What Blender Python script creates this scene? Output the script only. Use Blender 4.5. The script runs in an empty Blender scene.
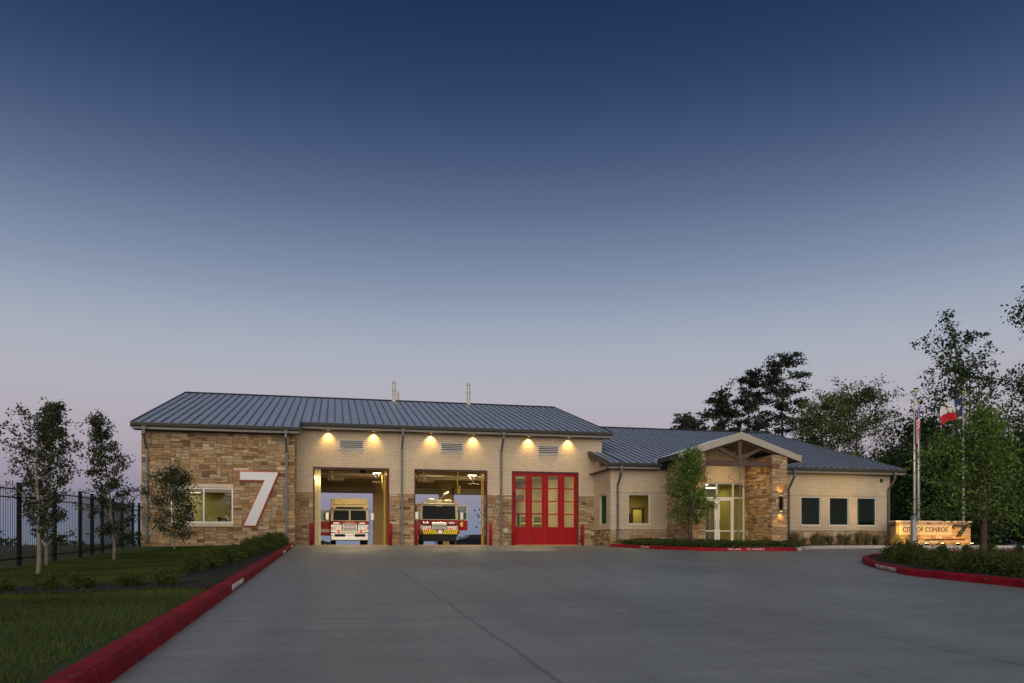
import bpy, math, random
import numpy as np
from math import sin, cos, pi, radians
from mathutils import Vector, Matrix, geometry

random.seed(7)
sc = bpy.context.scene
C = sc.collection
WL = {}                                   # world offset of every object made here

# ------------------------------------------------------------------ nodes
def mat(name, col, rough=.7, metal=0., spec=.4, noise=None, bump=None, emit=None, coords='Object'):
    m = bpy.data.materials.new(name); m.use_nodes = True
    nt = m.node_tree; b = nt.nodes['Principled BSDF']
    b.inputs['Base Color'].default_value = (*col, 1)
    b.inputs['Roughness'].default_value = rough
    b.inputs['Metallic'].default_value = metal
    b.inputs['Specular IOR Level'].default_value = spec
    tc = nt.nodes.new('ShaderNodeTexCoord')
    if noise:
        sx, amt = noise[:2]; sc3 = noise[2] if len(noise) > 2 else (1, 1, 1)
        mp = nt.nodes.new('ShaderNodeMapping'); mp.inputs['Scale'].default_value = sc3
        nt.links.new(tc.outputs[coords], mp.inputs[0])
        n = nt.nodes.new('ShaderNodeTexNoise'); n.inputs['Scale'].default_value = sx
        n.inputs['Detail'].default_value = 6; n.inputs['Roughness'].default_value = .65
        nt.links.new(mp.outputs[0], n.inputs['Vector'])
        r = nt.nodes.new('ShaderNodeValToRGB')
        r.color_ramp.elements[0].position = .3; r.color_ramp.elements[1].position = .7
        r.color_ramp.elements[0].color = tuple(c*(1-amt) for c in col)+(1,)
        r.color_ramp.elements[1].color = tuple(min(1, c*(1+amt)) for c in col)+(1,)
        nt.links.new(n.outputs[0], r.inputs[0]); nt.links.new(r.outputs[0], b.inputs['Base Color'])
    if bump:
        n2 = nt.nodes.new('ShaderNodeTexNoise'); n2.inputs['Scale'].default_value = bump[0]; n2.inputs['Detail'].default_value = 5
        nt.links.new(tc.outputs[coords], n2.inputs['Vector'])
        bp = nt.nodes.new('ShaderNodeBump'); bp.inputs['Strength'].default_value = bump[1]; bp.inputs['Distance'].default_value = .02
        nt.links.new(n2.outputs[0], bp.inputs['Height']); nt.links.new(bp.outputs[0], b.inputs['Normal'])
    if emit:
        b.inputs['Emission Color'].default_value = (*emit[0], 1); b.inputs['Emission Strength'].default_value = emit[1]
    return m

def attr_mat(name, rough=.8, nscale=9, namt=.18, bump=.3, trans=0.):
    m = bpy.data.materials.new(name); m.use_nodes = True
    nt = m.node_tree; b = nt.nodes['Principled BSDF']
    a = nt.nodes.new('ShaderNodeAttribute'); a.attribute_name = 'Col'
    tc = nt.nodes.new('ShaderNodeTexCoord')
    n = nt.nodes.new('ShaderNodeTexNoise'); n.inputs['Scale'].default_value = nscale; n.inputs['Detail'].default_value = 6
    nt.links.new(tc.outputs['Object'], n.inputs['Vector'])
    mr = nt.nodes.new('ShaderNodeMapRange'); mr.inputs['From Min'].default_value = .3; mr.inputs['From Max'].default_value = .7
    mr.inputs['To Min'].default_value = 1-namt; mr.inputs['To Max'].default_value = 1+namt
    nt.links.new(n.outputs[0], mr.inputs[0])
    mx = nt.nodes.new('ShaderNodeVectorMath'); mx.operation = 'SCALE'
    nt.links.new(a.outputs['Color'], mx.inputs[0]); nt.links.new(mr.outputs[0], mx.inputs['Scale'])
    nt.links.new(mx.outputs[0], b.inputs['Base Color'])
    b.inputs['Roughness'].default_value = rough
    b.inputs['Specular IOR Level'].default_value = .25
    if bump:
        bp = nt.nodes.new('ShaderNodeBump'); bp.inputs['Strength'].default_value = bump; bp.inputs['Distance'].default_value = .02
        nt.links.new(n.outputs[0], bp.inputs['Height']); nt.links.new(bp.outputs[0], b.inputs['Normal'])
    return m

def brick_mat(name, c1, c2, mortar, bw=.4, bh=.2, ms=.012):
    m = bpy.data.materials.new(name); m.use_nodes = True
    nt = m.node_tree; b = nt.nodes['Principled BSDF']; L = nt.links
    tc = nt.nodes.new('ShaderNodeTexCoord'); sp = nt.nodes.new('ShaderNodeSeparateXYZ'); L.new(tc.outputs['Object'], sp.inputs[0])
    ad = nt.nodes.new('ShaderNodeMath'); ad.operation = 'ADD'; L.new(sp.outputs[0], ad.inputs[0]); L.new(sp.outputs[1], ad.inputs[1])
    cb = nt.nodes.new('ShaderNodeCombineXYZ'); L.new(ad.outputs[0], cb.inputs[0]); L.new(sp.outputs[2], cb.inputs[1])
    br = nt.nodes.new('ShaderNodeTexBrick'); br.inputs['Scale'].default_value = 1
    br.inputs['Brick Width'].default_value = bw; br.inputs['Row Height'].default_value = bh
    br.inputs['Mortar Size'].default_value = ms; br.inputs['Mortar Smooth'].default_value = .2; br.inputs['Bias'].default_value = 0
    br.inputs['Color1'].default_value = (*c1, 1); br.inputs['Color2'].default_value = (*c2, 1); br.inputs['Mortar'].default_value = (*mortar, 1)
    L.new(cb.outputs[0], br.inputs['Vector'])
    n = nt.nodes.new('ShaderNodeTexNoise'); n.inputs['Scale'].default_value = .8; n.inputs['Detail'].default_value = 8
    n.inputs['Roughness'].default_value = .7; L.new(tc.outputs['Object'], n.inputs['Vector'])
    mr = nt.nodes.new('ShaderNodeMapRange'); mr.inputs['From Min'].default_value = .3; mr.inputs['From Max'].default_value = .7
    mr.inputs['To Min'].default_value = .88; mr.inputs['To Max'].default_value = 1.1; L.new(n.outputs[0], mr.inputs[0])
    mx = nt.nodes.new('ShaderNodeVectorMath'); mx.operation = 'SCALE'
    L.new(br.outputs['Color'], mx.inputs[0]); L.new(mr.outputs[0], mx.inputs['Scale']); L.new(mx.outputs[0], b.inputs['Base Color'])
    bp = nt.nodes.new('ShaderNodeBump'); bp.inputs['Strength'].default_value = .6; bp.inputs['Distance'].default_value = .012; bp.invert = True
    L.new(br.outputs['Fac'], bp.inputs['Height']); L.new(bp.outputs[0], b.inputs['Normal'])
    b.inputs['Roughness'].default_value = .85; b.inputs['Specular IOR Level'].default_value = .2
    return m

def glass_mat(name, tint, refl):
    m = bpy.data.materials.new(name); m.use_nodes = True
    nt = m.node_tree; nt.nodes.remove(nt.nodes['Principled BSDF']); L = nt.links
    o = nt.nodes['Material Output']
    t = nt.nodes.new('ShaderNodeBsdfTransparent'); t.inputs[0].default_value = (*tint, 1)
    g = nt.nodes.new('ShaderNodeBsdfGlossy'); g.inputs['Roughness'].default_value = .03; g.inputs[0].default_value = (.9, .95, .92, 1)
    mx = nt.nodes.new('ShaderNodeMixShader'); mx.inputs[0].default_value = refl
    L.new(t.outputs[0], mx.inputs[1]); L.new(g.outputs[0], mx.inputs[2]); L.new(mx.outputs[0], o.inputs[0])
    return m

BRICK = brick_mat('beige_brick', (.60, .49, .355), (.55, .445, .32), (.37, .30, .215), .34, .13, .012)
BRICK_SMOOTH = mat('cast_stone', (.60, .50, .38), .8, noise=(6, .08))
STONE = attr_mat('sandstone', .85, 11, .22, .5)
MORTAR = mat('mortar', (.30, .235, .16), .9, noise=(14, .15))
ROOF = mat('standing_seam_metal', (.42, .50, .64), .40, .30, noise=(.7, .09), bump=(1.2, .08))
SEAM = mat('seam_rib_shadow_tone', (.10, .125, .17), .5, .4)  # ribs coloured darker than the roof to stand in for seam shadow lines
RIDGEM = mat('ridge_metal', (.07, .075, .09), .5, .5)
GUT = mat('dark_grey_gutter', (.055, .055, .052), .5, .2, noise=(3, .12))
FASC = mat('grey_fascia', (.19, .175, .155), .6, noise=(3, .08))
SOFF = mat('soffit_brown', (.10, .085, .07), .8, noise=(3, .1))
PORCHF = mat('tan_grey_trim', (.36, .335, .275), .65, noise=(4, .08))
TIMBER = mat('stained_timber', (.085, .045, .032), .65, noise=(5, .25, (1, 1, 8)))
DSP = mat('downspout_grey', (.12, .13, .14), .5, .3, noise=(4, .1))
RED = mat('red_paint', (.34, .010, .014), .42, 0., .15, noise=(3, .08))
REDDK = mat('deep_red_door', (.32, .005, .009), .38, 0., .12, noise=(2, .07))
KERBRED = mat('red_kerb_paint', (.27, .009, .018), .7, 0., .12, noise=(2.2, .38), bump=(30, .3))
KERB = mat('kerb_concrete', (.42, .40, .36), .85, noise=(4, .18), bump=(40, .3))
WHITE = mat('white_paint', (.78, .78, .78), .5, noise=(5, .05))
STENCIL = mat('white_stencil_paint', (.70, .68, .70), .7, noise=(18, .3))
ALU = mat('white_aluminium', (.70, .70, .68), .4, .1, noise=(3, .04))
BLACK = mat('black_metal', (.008, .008, .009), .55, 0, .08)
BLKR = mat('black_rubber', (.015, .015, .015), .8)
CHROME = mat('chrome', (.46, .43, .37), .24, .9, noise=(5, .08))
FTRED = mat('fire_engine_red', (.30, .006, .012), .3, 0., .2, noise=(2, .05))
FTWHT = mat('fire_engine_white', (.50, .44, .31), .35, 0., .2, noise=(2, .05))
GOLD = mat('gold_leaf', (.65, .42, .08), .35, .6)
YEL = mat('reflective_yellow', (.80, .80, .03), .5)
HOSE = mat('yellow_hose', (.45, .36, .03), .6)
INTW = brick_mat('painted_block', (.46, .37, .22), (.40, .32, .19), (.28, .22, .13), .4, .2, .02)
INTO = mat('office_wall_paint', (.40, .33, .11), .8, noise=(1.5, .07))
INTC = mat('interior_ceiling', (.34, .29, .19), .85, noise=(2, .12))
FLOORI = mat('sealed_floor', (.30, .28, .24), .35, noise=(2, .15))
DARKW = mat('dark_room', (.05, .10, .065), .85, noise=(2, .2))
GLASS = glass_mat('clear_glass', (.85, .9, .80), .022)
GLASSD = glass_mat('green_tinted_glass', (.30, .50, .38), .012)
TRGL = mat('windshield_glass', (.006, .008, .008), .1, spec=.08)
TEAL = mat('teal_glass', (.04, .11, .12), .08, spec=.8)
LIT = mat('lit_diffuser', (.9, .85, .6), .5, emit=((1, .86, .50), 9))
LITS = mat('soft_warm_lens', (.9, .8, .6), .5, emit=((1, .72, .30), 2.5))
LITW = mat('warm_lens', (.9, .8, .6), .5, emit=((1, .72, .30), 22))
EXITM = mat('exit_red', (.8, .05, .03), .5, emit=((1, .05, .02), 5))
LENS = mat('headlamp_lens', (.75, .75, .70), .1)
AMBER = mat('amber_lens', (.7, .22, .02), .2)
REDL = mat('red_lens', (.6, .02, .02), .15, emit=((1, .08, .03), .6))
BARK = mat('pale_bark', (.22, .185, .14), .9, noise=(9, .35, (1, 1, .3)), bump=(20, .5))
BARKD = mat('dark_bark', (.075, .055, .04), .95, noise=(7, .3, (1, 1, .3)), bump=(14, .6))
MULCH = mat('mulch', (.018, .013, .010), .95, noise=(25, .5), bump=(40, 1))
SIGNST = mat('sign_panel_stone', (.62, .50, .30), .8, noise=(5, .07))
DKLET = mat('dark_bronze_letter', (.045, .035, .028), .5, .4)
POLE = mat('white_aluminium_pole', (.72, .70, .62), .35, .3)
BOLT = mat('galvanised_grey', (.36, .38, .40), .5, .4, noise=(5, .1))
TEALCAP = mat('teal_cap', (.12, .22, .22), .5)

def leaf_mat(name, col, var=.35, tr=.25):
    m = bpy.data.materials.new(name); m.use_nodes = True
    nt = m.node_tree; L = nt.links; b = nt.nodes['Principled BSDF']; o = nt.nodes['Material Output']
    a = nt.nodes.new('ShaderNodeAttribute'); a.attribute_name = 'Col'
    mx = nt.nodes.new('ShaderNodeVectorMath'); mx.operation = 'MULTIPLY'; mx.inputs[1].default_value = col
    L.new(a.outputs['Color'], mx.inputs[0]); L.new(mx.outputs[0], b.inputs['Base Color'])
    b.inputs['Roughness'].default_value = .7; b.inputs['Specular IOR Level'].default_value = .12
    t = nt.nodes.new('ShaderNodeBsdfTranslucent'); L.new(mx.outputs[0], t.inputs[0])
    ms = nt.nodes.new('ShaderNodeMixShader'); ms.inputs[0].default_value = tr
    L.new(b.outputs[0], ms.inputs[1]); L.new(t.outputs[0], ms.inputs[2]); L.new(ms.outputs[0], o.inputs[0])
    return m
LF_OAK = leaf_mat('young_oak_leaf', (.055, .072, .036))
LF_DEEP = leaf_mat('deep_green_leaf', (.038, .062, .024))
LF_GREEN = leaf_mat('fresh_green_leaf', (.12, .20, .045))
LF_PINE = leaf_mat('pine_needles', (.045, .062, .042))
LF_DEC = leaf_mat('spring_leaf', (.10, .135, .05))
LF_SHRUB = leaf_mat('shrub_leaf', (.062, .085, .022))
LF_STRAW = leaf_mat('straw_blade', (.17, .145, .075))
LF_GRASS = leaf_mat('grass_blade', (.058, .095, .018))

# ------------------------------------------------------------------ mesh builder
class MB:
    def __init__(s): s.v = []; s.f = []; s.c = []; s.m = []
    def face(s, idx, col=None, mi=0): s.f.append(tuple(idx)); s.c.append(col); s.m.append(mi)
    def quad(s, a, b, c, d, col=None, mi=0):
        n = len(s.v); s.v += [tuple(a), tuple(b), tuple(c), tuple(d)]; s.face((n, n+1, n+2, n+3), col, mi); return s
    def hexa(s, P, col=None, mi=0):       # 8 pts: bottom 4 ccw, top 4
        n = len(s.v); s.v += [tuple(p) for p in P]
        for q in ((3, 2, 1, 0), (4, 5, 6, 7), (0, 1, 5, 4), (1, 2, 6, 5), (2, 3, 7, 6), (3, 0, 4, 7)): s.face([n+i for i in q], col, mi)
        return s
    def box(s, x0, y0, z0, x1, y1, z1, col=None, mi=0, bev=0):
        if bev:
            b = bev; n = len(s.v)
            for (z, i) in ((z0, b), (z0+b, 0), (z1-b, 0), (z1, b)):
                for (x, y) in ((x0+b+i, y0+i), (x1-b-i, y0+i), (x1-i, y0+b+i), (x1-i, y1-b-i), (x1-b-i, y1-i), (x0+b+i, y1-i), (x0+i, y1-b-i), (x0+i, y0+b+i)):
                    s.v.append((x, y, z))
            s.face([n+7-i for i in range(8)], col, mi); s.face([n+24+i for i in range(8)], col, mi)
            for r in range(3):
                for i in range(8):
                    j = (i+1) % 8; a = n+r*8
                    s.face((a+i, a+j, a+8+j, a+8+i), col, mi)
            return s
        return s.hexa([(x0, y0, z0), (x1, y0, z0), (x1, y1, z0), (x0, y1, z0), (x0, y0, z1), (x1, y0, z1), (x1, y1, z1), (x0, y1, z1)], col, mi)
    def tube(s, pts, r, n=8, col=None, mi=0, cap=True):
        pts = [Vector(p) for p in pts]; rs = r if isinstance(r, (list, tuple)) else [r]*len(pts)
        base = len(s.v); up = None
        for i, p in enumerate(pts):
            d = (pts[min(i+1, len(pts)-1)]-pts[max(i-1, 0)])
            if d.length < 1e-9: d = Vector((0, 0, 1))
            d.normalize()
            a = d.orthogonal().normalized() if up is None else (up-d*up.dot(d)).normalized()
            up = a; b = d.cross(a)
            for k in range(n):
                t = 2*pi*k/n; q = p+(a*cos(t)+b*sin(t))*rs[i]; s.v.append(tuple(q))
        for i in range(len(pts)-1):
            for k in range(n):
                a0 = base+i*n+k; a1 = base+i*n+(k+1) % n
                s.face((a0, a1, a1+n, a0+n), col, mi)
        if cap:
            s.face([base+n-1-k for k in range(n)], col, mi); s.face([base+(len(pts)-1)*n+k for k in range(n)], col, mi)
        return s
    def prism(s, pts, y0, y1, col=None, mi=0):     # outline in x,z ; extruded in y
        n = len(s.v); k = len(pts)
        s.v += [(x, y0, z) for x, z in pts]+[(x, y1, z) for x, z in pts]
        tri = geometry.tessellate_polygon([[Vector((x, z, 0)) for x, z in pts]])
        for t in tri: s.face([n+i for i in t], col, mi); s.face([n+k+i for i in reversed(t)], col, mi)
        for i in range(k):
            j = (i+1) % k; s.face((n+i, n+k+i, n+k+j, n+j), col, mi)
        return s
    def prismx(s, pts, x0, x1, col=None, mi=0):     # outline in y,z ; extruded in x
        n = len(s.v); k = len(pts)
        s.v += [(x0, y, z) for y, z in pts]+[(x1, y, z) for y, z in pts]
        tri = geometry.tessellate_polygon([[Vector((x, z, 0)) for x, z in pts]])
        for t in tri: s.face([n+i for i in t], col, mi); s.face([n+k+i for i in reversed(t)], col, mi)
        for i in range(k):
            j = (i+1) % k; s.face((n+i, n+j, n+k+j, n+k+i), col, mi)
        return s
    def build(s, name, mats, parent=None, loc=None, smooth=False):
        if not isinstance(mats, (list, tuple)): mats = [mats]
        off = Vector(WL[parent.name]) if parent else Vector((0, 0, 0))
        o_loc = Vector(loc) if loc else (off if parent else Vector((0, 0, 0)))
        me = bpy.data.meshes.new(name)
        me.from_pydata([(x-o_loc.x, y-o_loc.y, z-o_loc.z) for x, y, z in s.v], [], s.f)
        for m_ in mats: me.materials.append(m_)
        if any(s.m): me.polygons.foreach_set('material_index', s.m)
        if any(c is not None for c in s.c):
            at = me.color_attributes.new('Col', 'FLOAT_COLOR', 'CORNER'); data = []
            for f, c in zip(s.f, s.c):
                c = c or (.5, .5, .5); data += [c[0], c[1], c[2], 1.]*len(f)
            at.data.foreach_set('color', data)
        if smooth: me.polygons.foreach_set('use_smooth', [True]*len(me.polygons))
        me.update()
        import bmesh
        bm = bmesh.new(); bm.from_mesh(me); bmesh.ops.recalc_face_normals(bm, faces=bm.faces); bm.to_mesh(me); bm.free()
        o = bpy.data.objects.new(name, me); C.objects.link(o)
        o.location = o_loc-off if parent else o_loc
        if parent: o.parent = parent
        WL[o.name] = tuple(o_loc)
        return o

def tag(o, label=None, cat=None, group=None, kind=None):
    if label: o['label'] = label
    if cat: o['category'] = cat
    if group: o['group'] = group
    if kind: o['kind'] = kind
    return o
def empty(name, loc, label, cat, group=None, rz=0):
    o = bpy.data.objects.new(name, None); C.objects.link(o); o.location = loc; o.rotation_euler[2] = rz
    o.empty_display_size = .3; WL[o.name] = tuple(loc)
    return tag(o, label, cat, group)
def kids(o): return [c for c in bpy.data.objects if c.parent == o]
def dup(o, loc=None, rz=None, scale=None, label=None, parent=None):
    ch = kids(o); c = o.copy(); C.objects.link(c)
    if parent: c.parent = parent
    if loc is not None: c.location = loc
    if rz is not None: c.rotation_euler[2] = rz
    if scale is not None: c.scale = (scale,)*3 if not isinstance(scale, (tuple, list)) else scale
    if label: c['label'] = label
    for k in ch: dup(k, parent=c)
    return c
ORD = 'first second third fourth fifth sixth seventh eighth ninth tenth eleventh twelfth thirteenth fourteenth fifteenth sixteenth seventeenth eighteenth nineteenth twentieth twenty-first twenty-second twenty-third twenty-fourth twenty-fifth twenty-sixth'.split()

def text(s, size, m, parent, origin, xdir, zdir, ext=.01, name='lettering', align='CENTER', squash=1., spacing=1.):
    cu = bpy.data.curves.new(name, 'FONT'); cu.body = s; cu.size = size; cu.extrude = ext; cu.align_x = align; cu.align_y = 'CENTER'
    cu.space_character = spacing; cu.resolution_u = 3
    t = bpy.data.objects.new('tmp_text', cu); C.objects.link(t)
    bpy.context.view_layer.update()
    dg = bpy.context.evaluated_depsgraph_get(); me = bpy.data.meshes.new_from_object(t.evaluated_get(dg)); me.name = name
    bpy.data.objects.remove(t)
    X = Vector(xdir).normalized(); Z = Vector(zdir).normalized(); N = X.cross(Z)
    M = Matrix((X, Z, N)).transposed()
    for v in me.vertices:
        v.co = M @ Vector((v.co.x*squash, v.co.y, v.co.z))
    me.materials.clear(); me.materials.append(m)
    o = bpy.data.objects.new(name, me); C.objects.link(o)
    off = Vector(WL[parent.name]); o.parent = parent; o.location = Vector(origin)-off; WL[o.name] = tuple(origin)
    return o

# ------------------------------------------------------------------ terrain
SL = .028
def H(x, y):
    if y > 32: z = -min((y-32)*.02, 4.)
    elif y > 0: z = 0
    elif y > -60: z = SL*y
    else: z = -60*SL
    return z
def LO(x): return .115-.185*np.clip((-2.4-x)/6.6, 0, 1)
def g(x, y, o=0.): return (x, y, SL*min(y, 0)+o)

def grass_ground_mat():
    m = mat('lawn_soil', (.042, .068, .016), .95, noise=(1.2, .35), bump=(30, .8)); return m
GROUND = grass_ground_mat()
mb = MB()
xs = [-900, -300, -120, -60, -30, -10, 0, 10, 20, 40, 80, 160, 400, 900]; ys = [-400, -120, -60, -30, 0, 32, 60, 110, 170, 232, 400, 1500]
for j, y in enumerate(ys):
    for x in xs: mb.v.append((x, y, H(x, y)-.03))
for j in range(len(ys)-1):
    for i in range(len(xs)-1):
        a = j*len(xs)+i; mb.face((a, a+1, a+1+len(xs), a+len(xs)))
mb.build('ground', GROUND).__setitem__('kind', 'structure')

# concrete
def concrete():
    m = bpy.data.materials.new('driveway_concrete'); m.use_nodes = True
    nt = m.node_tree; b = nt.nodes['Principled BSDF']; L = nt.links
    tc = nt.nodes.new('ShaderNodeTexCoord')
    def noise(scale, det, sc3):
        mp = nt.nodes.new('ShaderNodeMapping'); mp.inputs['Scale'].default_value = sc3; L.new(tc.outputs['Object'], mp.inputs[0])
        n = nt.nodes.new('ShaderNodeTexNoise'); n.inputs['Scale'].default_value = scale; n.inputs['Detail'].default_value = det; n.inputs['Roughness'].default_value = .62
        L.new(mp.outputs[0], n.inputs['Vector']); return n
    def mrange(n, a, c, f0=.3, f1=.7):
        r = nt.nodes.new('ShaderNodeMapRange'); r.inputs['From Min'].default_value = f0; r.inputs['From Max'].default_value = f1
        r.inputs['To Min'].default_value = a; r.inputs['To Max'].default_value = c; L.new(n, r.inputs[0]); return r.outputs[0]
    def mul(a, c):
        x = nt.nodes.new('ShaderNodeMath'); x.operation = 'MULTIPLY'
        L.new(a, x.inputs[0])
        if isinstance(c, float): x.inputs[1].default_value = c
        else: L.new(c, x.inputs[1])
        return x.outputs[0]
    big = mrange(noise(.14, 8, (1, 1, 1)).outputs[0], .78, 1.2)
    stk = mrange(noise(1.6, 9, (.45, 1.5, 1)).outputs[0], .84, 1.14)
    fine = mrange(noise(14, 8, (.8, 1.2, 1)).outputs[0], .88, 1.1)
    tyre = mrange(noise(.35, 4, (2.2, .16, 1)).outputs[0], .86, 1.06, .35, .6)
    sp = nt.nodes.new('ShaderNodeSeparateXYZ'); L.new(tc.outputs['Object'], sp.inputs[0])
    wob = noise(.7, 5, (1, 1, 1)); w = mrange(wob.outputs[0], -.03, .03)
    def joint(src, pitch, off, wid, dark):
        a = nt.nodes.new('ShaderNodeMath'); a.operation = 'ADD'; L.new(src, a.inputs[0]); L.new(w, a.inputs[1])
        c = nt.nodes.new('ShaderNodeMath'); c.operation = 'SUBTRACT'; L.new(a.outputs[0], c.inputs[0]); c.inputs[1].default_value = off
        d = nt.nodes.new('ShaderNodeMath'); d.operation = 'PINGPONG'; L.new(c.outputs[0], d.inputs[0]); d.inputs[1].default_value = pitch/2
        r = nt.nodes.new('ShaderNodeMapRange'); r.inputs['From Min'].default_value = wid*.3; r.inputs['From Max'].default_value = wid
        r.inputs['To Min'].default_value = dark; r.inputs['To Max'].default_value = 1; L.new(d.outputs[0], r.inputs[0]); return r.outputs[0]
    jx = joint(sp.outputs[0], 3.95, 1.6, .034, .60); jy = joint(sp.outputs[1], 6.1, 0., .03, .68)
    vo = nt.nodes.new('ShaderNodeTexVoronoi'); vo.feature = 'DISTANCE_TO_EDGE'; vo.inputs['Scale'].default_value = .17
    wv = nt.nodes.new('ShaderNodeVectorMath'); wv.operation = 'ADD'; L.new(tc.outputs['Object'], wv.inputs[0]); L.new(noise(.9, 8, (1, 1, 1)).outputs['Color'], wv.inputs[1]); L.new(wv.outputs[0], vo.inputs['Vector'])
    crack = mrange(vo.outputs['Distance'], .80, 1., .0008, .004)
    spot = mrange(noise(.9, 3, (1, 1, 1)).outputs[0], 1., .74, .66, .74)
    v = mul(mul(mul(mul(mul(mul(mul(big, stk), fine), tyre), jx), jy), crack), spot)
    sc_ = nt.nodes.new('ShaderNodeVectorMath'); sc_.operation = 'SCALE'; sc_.inputs[0].default_value = (.230, .252, .242)
    L.new(v, sc_.inputs['Scale']); L.new(sc_.outputs[0], b.inputs['Base Color'])
    b.inputs['Roughness'].default_value = .46; b.inputs['Specular IOR Level'].default_value = .5
    bp = nt.nodes.new('ShaderNodeBump'); bp.inputs['Strength'].default_value = .35; bp.inputs['Distance'].default_value = .01
    L.new(noise(40, 5, (.4, 1.8, 1)).outputs[0], bp.inputs['Height']); L.new(bp.outputs[0], b.inputs['Normal'])
    return m
CONC = concrete()
def sheet(name, pts, off, m, kind='structure', label=None):
    mb = MB(); tri = geometry.tessellate_polygon([[Vector((x, y, 0)) for x, y in pts]])
    mb.v = [g(x, y, off) for x, y in pts]
    for t in tri: mb.face(t)
    o = mb.build(name, m)
    if kind: o['kind'] = kind
    for p in o.data.polygons:
        if p.normal.z < 0: p.flip()
    return o
def kx(y): return -2.12-(y+2.2)*.0145      # left kerb line
sheet('driveway', [(kx(-60), -60), (90, -60), (90, .35), (-2.1, .35), (-2.1, -2.2)], .0, CONC)
# rear lot
mb = MB(); mb.quad((-6, 24.2, .004), (60, 24.2, .004), (60, 32, .004), (-6, 32, .004)); mb.quad((-6, 32, .004), (60, 32, .004), (60, 60, -.552), (-6, 60, -.552))
mb.build('rear_parking_lot', CONC)['kind'] = 'structure'
# distant road/field strip beyond the fence
FIELD = mat('dry_field', (.060, .058, .032), .95, noise=(.8, .4, (.3, 1, 1)))
mb = MB(); mb.quad((-200, -30, H(0, -30)-.02), (-14, -30, H(0, -30)-.02), (-10.6, -.5, -.035), (-200, -.5, -.035)); mb.build('field', FIELD)['kind'] = 'structure'

def worn_kerb(m, h):
    nt = m.node_tree; L = nt.links; b = nt.nodes['Principled BSDF']; src = b.inputs['Base Color'].links[0].from_socket
    tc = nt.nodes.new('ShaderNodeTexCoord'); n = nt.nodes.new('ShaderNodeTexNoise'); n.inputs['Scale'].default_value = 7; n.inputs['Detail'].default_value = 10; n.inputs['Roughness'].default_value = .75; L.new(tc.outputs['Object'], n.inputs['Vector'])
    r = nt.nodes.new('ShaderNodeMapRange'); r.inputs['From Min'].default_value = .60; r.inputs['From Max'].default_value = .635; L.new(n.outputs[0], r.inputs[0])
    mx = nt.nodes.new('ShaderNodeMix'); mx.data_type = 'RGBA'; L.new(r.outputs[0], mx.inputs[0]); L.new(src, mx.inputs[6]); mx.inputs[7].default_value = (.16, .13, .12, 1)
    sp = nt.nodes.new('ShaderNodeSeparateXYZ'); L.new(tc.outputs['Object'], sp.inputs[0]); ad = nt.nodes.new('ShaderNodeMath'); ad.operation = 'ADD'; L.new(sp.outputs[0], ad.inputs[0]); L.new(sp.outputs[1], ad.inputs[1])
    pp = nt.nodes.new('ShaderNodeMath'); pp.operation = 'PINGPONG'; pp.inputs[1].default_value = 1.5; L.new(ad.outputs[0], pp.inputs[0])
    r2 = nt.nodes.new('ShaderNodeMapRange'); r2.inputs['From Min'].default_value = .004; r2.inputs['From Max'].default_value = .014; r2.inputs['To Min'].default_value = .25; L.new(pp.outputs[0], r2.inputs[0])
    sc_ = nt.nodes.new('ShaderNodeVectorMath'); sc_.operation = 'SCALE'; L.new(mx.outputs[2], sc_.inputs[0]); L.new(r2.outputs[0], sc_.inputs['Scale']); L.new(sc_.outputs[0], b.inputs['Base Color'])
worn_kerb(KERBRED, 0); worn_kerb(KERB, 0)
def kerb_path(name, path, red, w=.19, h=.16, mi_from=None):
    """path = inner (pavement) edge, kerb body lies to the left of travel"""
    mb = MB(); n = len(path); prof = [(-.02, -.04), (0, h-.04), (.035, h), (w, h), (w, -.04)]
    P = [Vector((x, y)) for x, y in path]
    for i, p in enumerate(P):
        d = (P[min(i+1, n-1)]-P[max(i-1, 0)]).normalized(); nn = Vector((-d.y, d.x))
        for (a, z) in prof:
            q = p+nn*a; mb.v.append(g(q.x, q.y, z))
    for i in range(n-1):
        for k in range(4):
            a = i*5+k; mi = 0 if (red is True or (red and i < red)) else 1
            mb.face((a, a+5, a+6, a+1), None, mi)
    mb.face([0, 1, 2, 3, 4]); mb.face([(n-1)*5+k for k in (4, 3, 2, 1, 0)])
    o = mb.build(name, [KERBRED, KERB]); o['kind'] = 'structure'
    for p in o.data.polygons:
        if p.normal.z < -.01 and abs(p.normal.z) > .7: p.flip()
    return o
def arc(cx, cy, r, a0, a1, n=8):
    return [(cx+r*cos(radians(a0+(a1-a0)*i/n)), cy+r*sin(radians(a0+(a1-a0)*i/n))) for i in range(n+1)]
# left kerb : travelling -y .. lawn must be on the left => travel towards +y
pl = [(kx(y), y) for y in (-60, -50, -44, -38, -32, -26, -20, -14, -8, -4, -2.25)]
kl = kerb_path('kerb', pl, True)
lawn_off = .115
w = MB()
for j in range(30):
    ya, yb = -60+2*j, -58+2*j
    for i in range(9):
        xa, xb = -2.35-i*.95, -2.35-(i+1)*.95
        if i == 0: P = [(xb, ya), (kx(ya)-.17, ya), (kx(yb)-.17, yb), (xb, yb)]
        else: P = [(xb, ya), (xa, ya), (xa, yb), (xb, yb)]
        w.quad(*[(px, py, SL*py+float(LO(px))) for px, py in P])
w.build('lawn', GROUND)['kind'] = 'structure'
w = MB()
for j in range(15):
    ya, yb = -2.3-1.9*j, -2.3-1.9*(j+1); w.quad(*[(px, py, SL*py+float(LO(px))+.02) for px, py in ((-2.9, ya), (kx(ya)-.17, ya), (kx(yb)-.17, yb), (-2.9, yb))])
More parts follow.
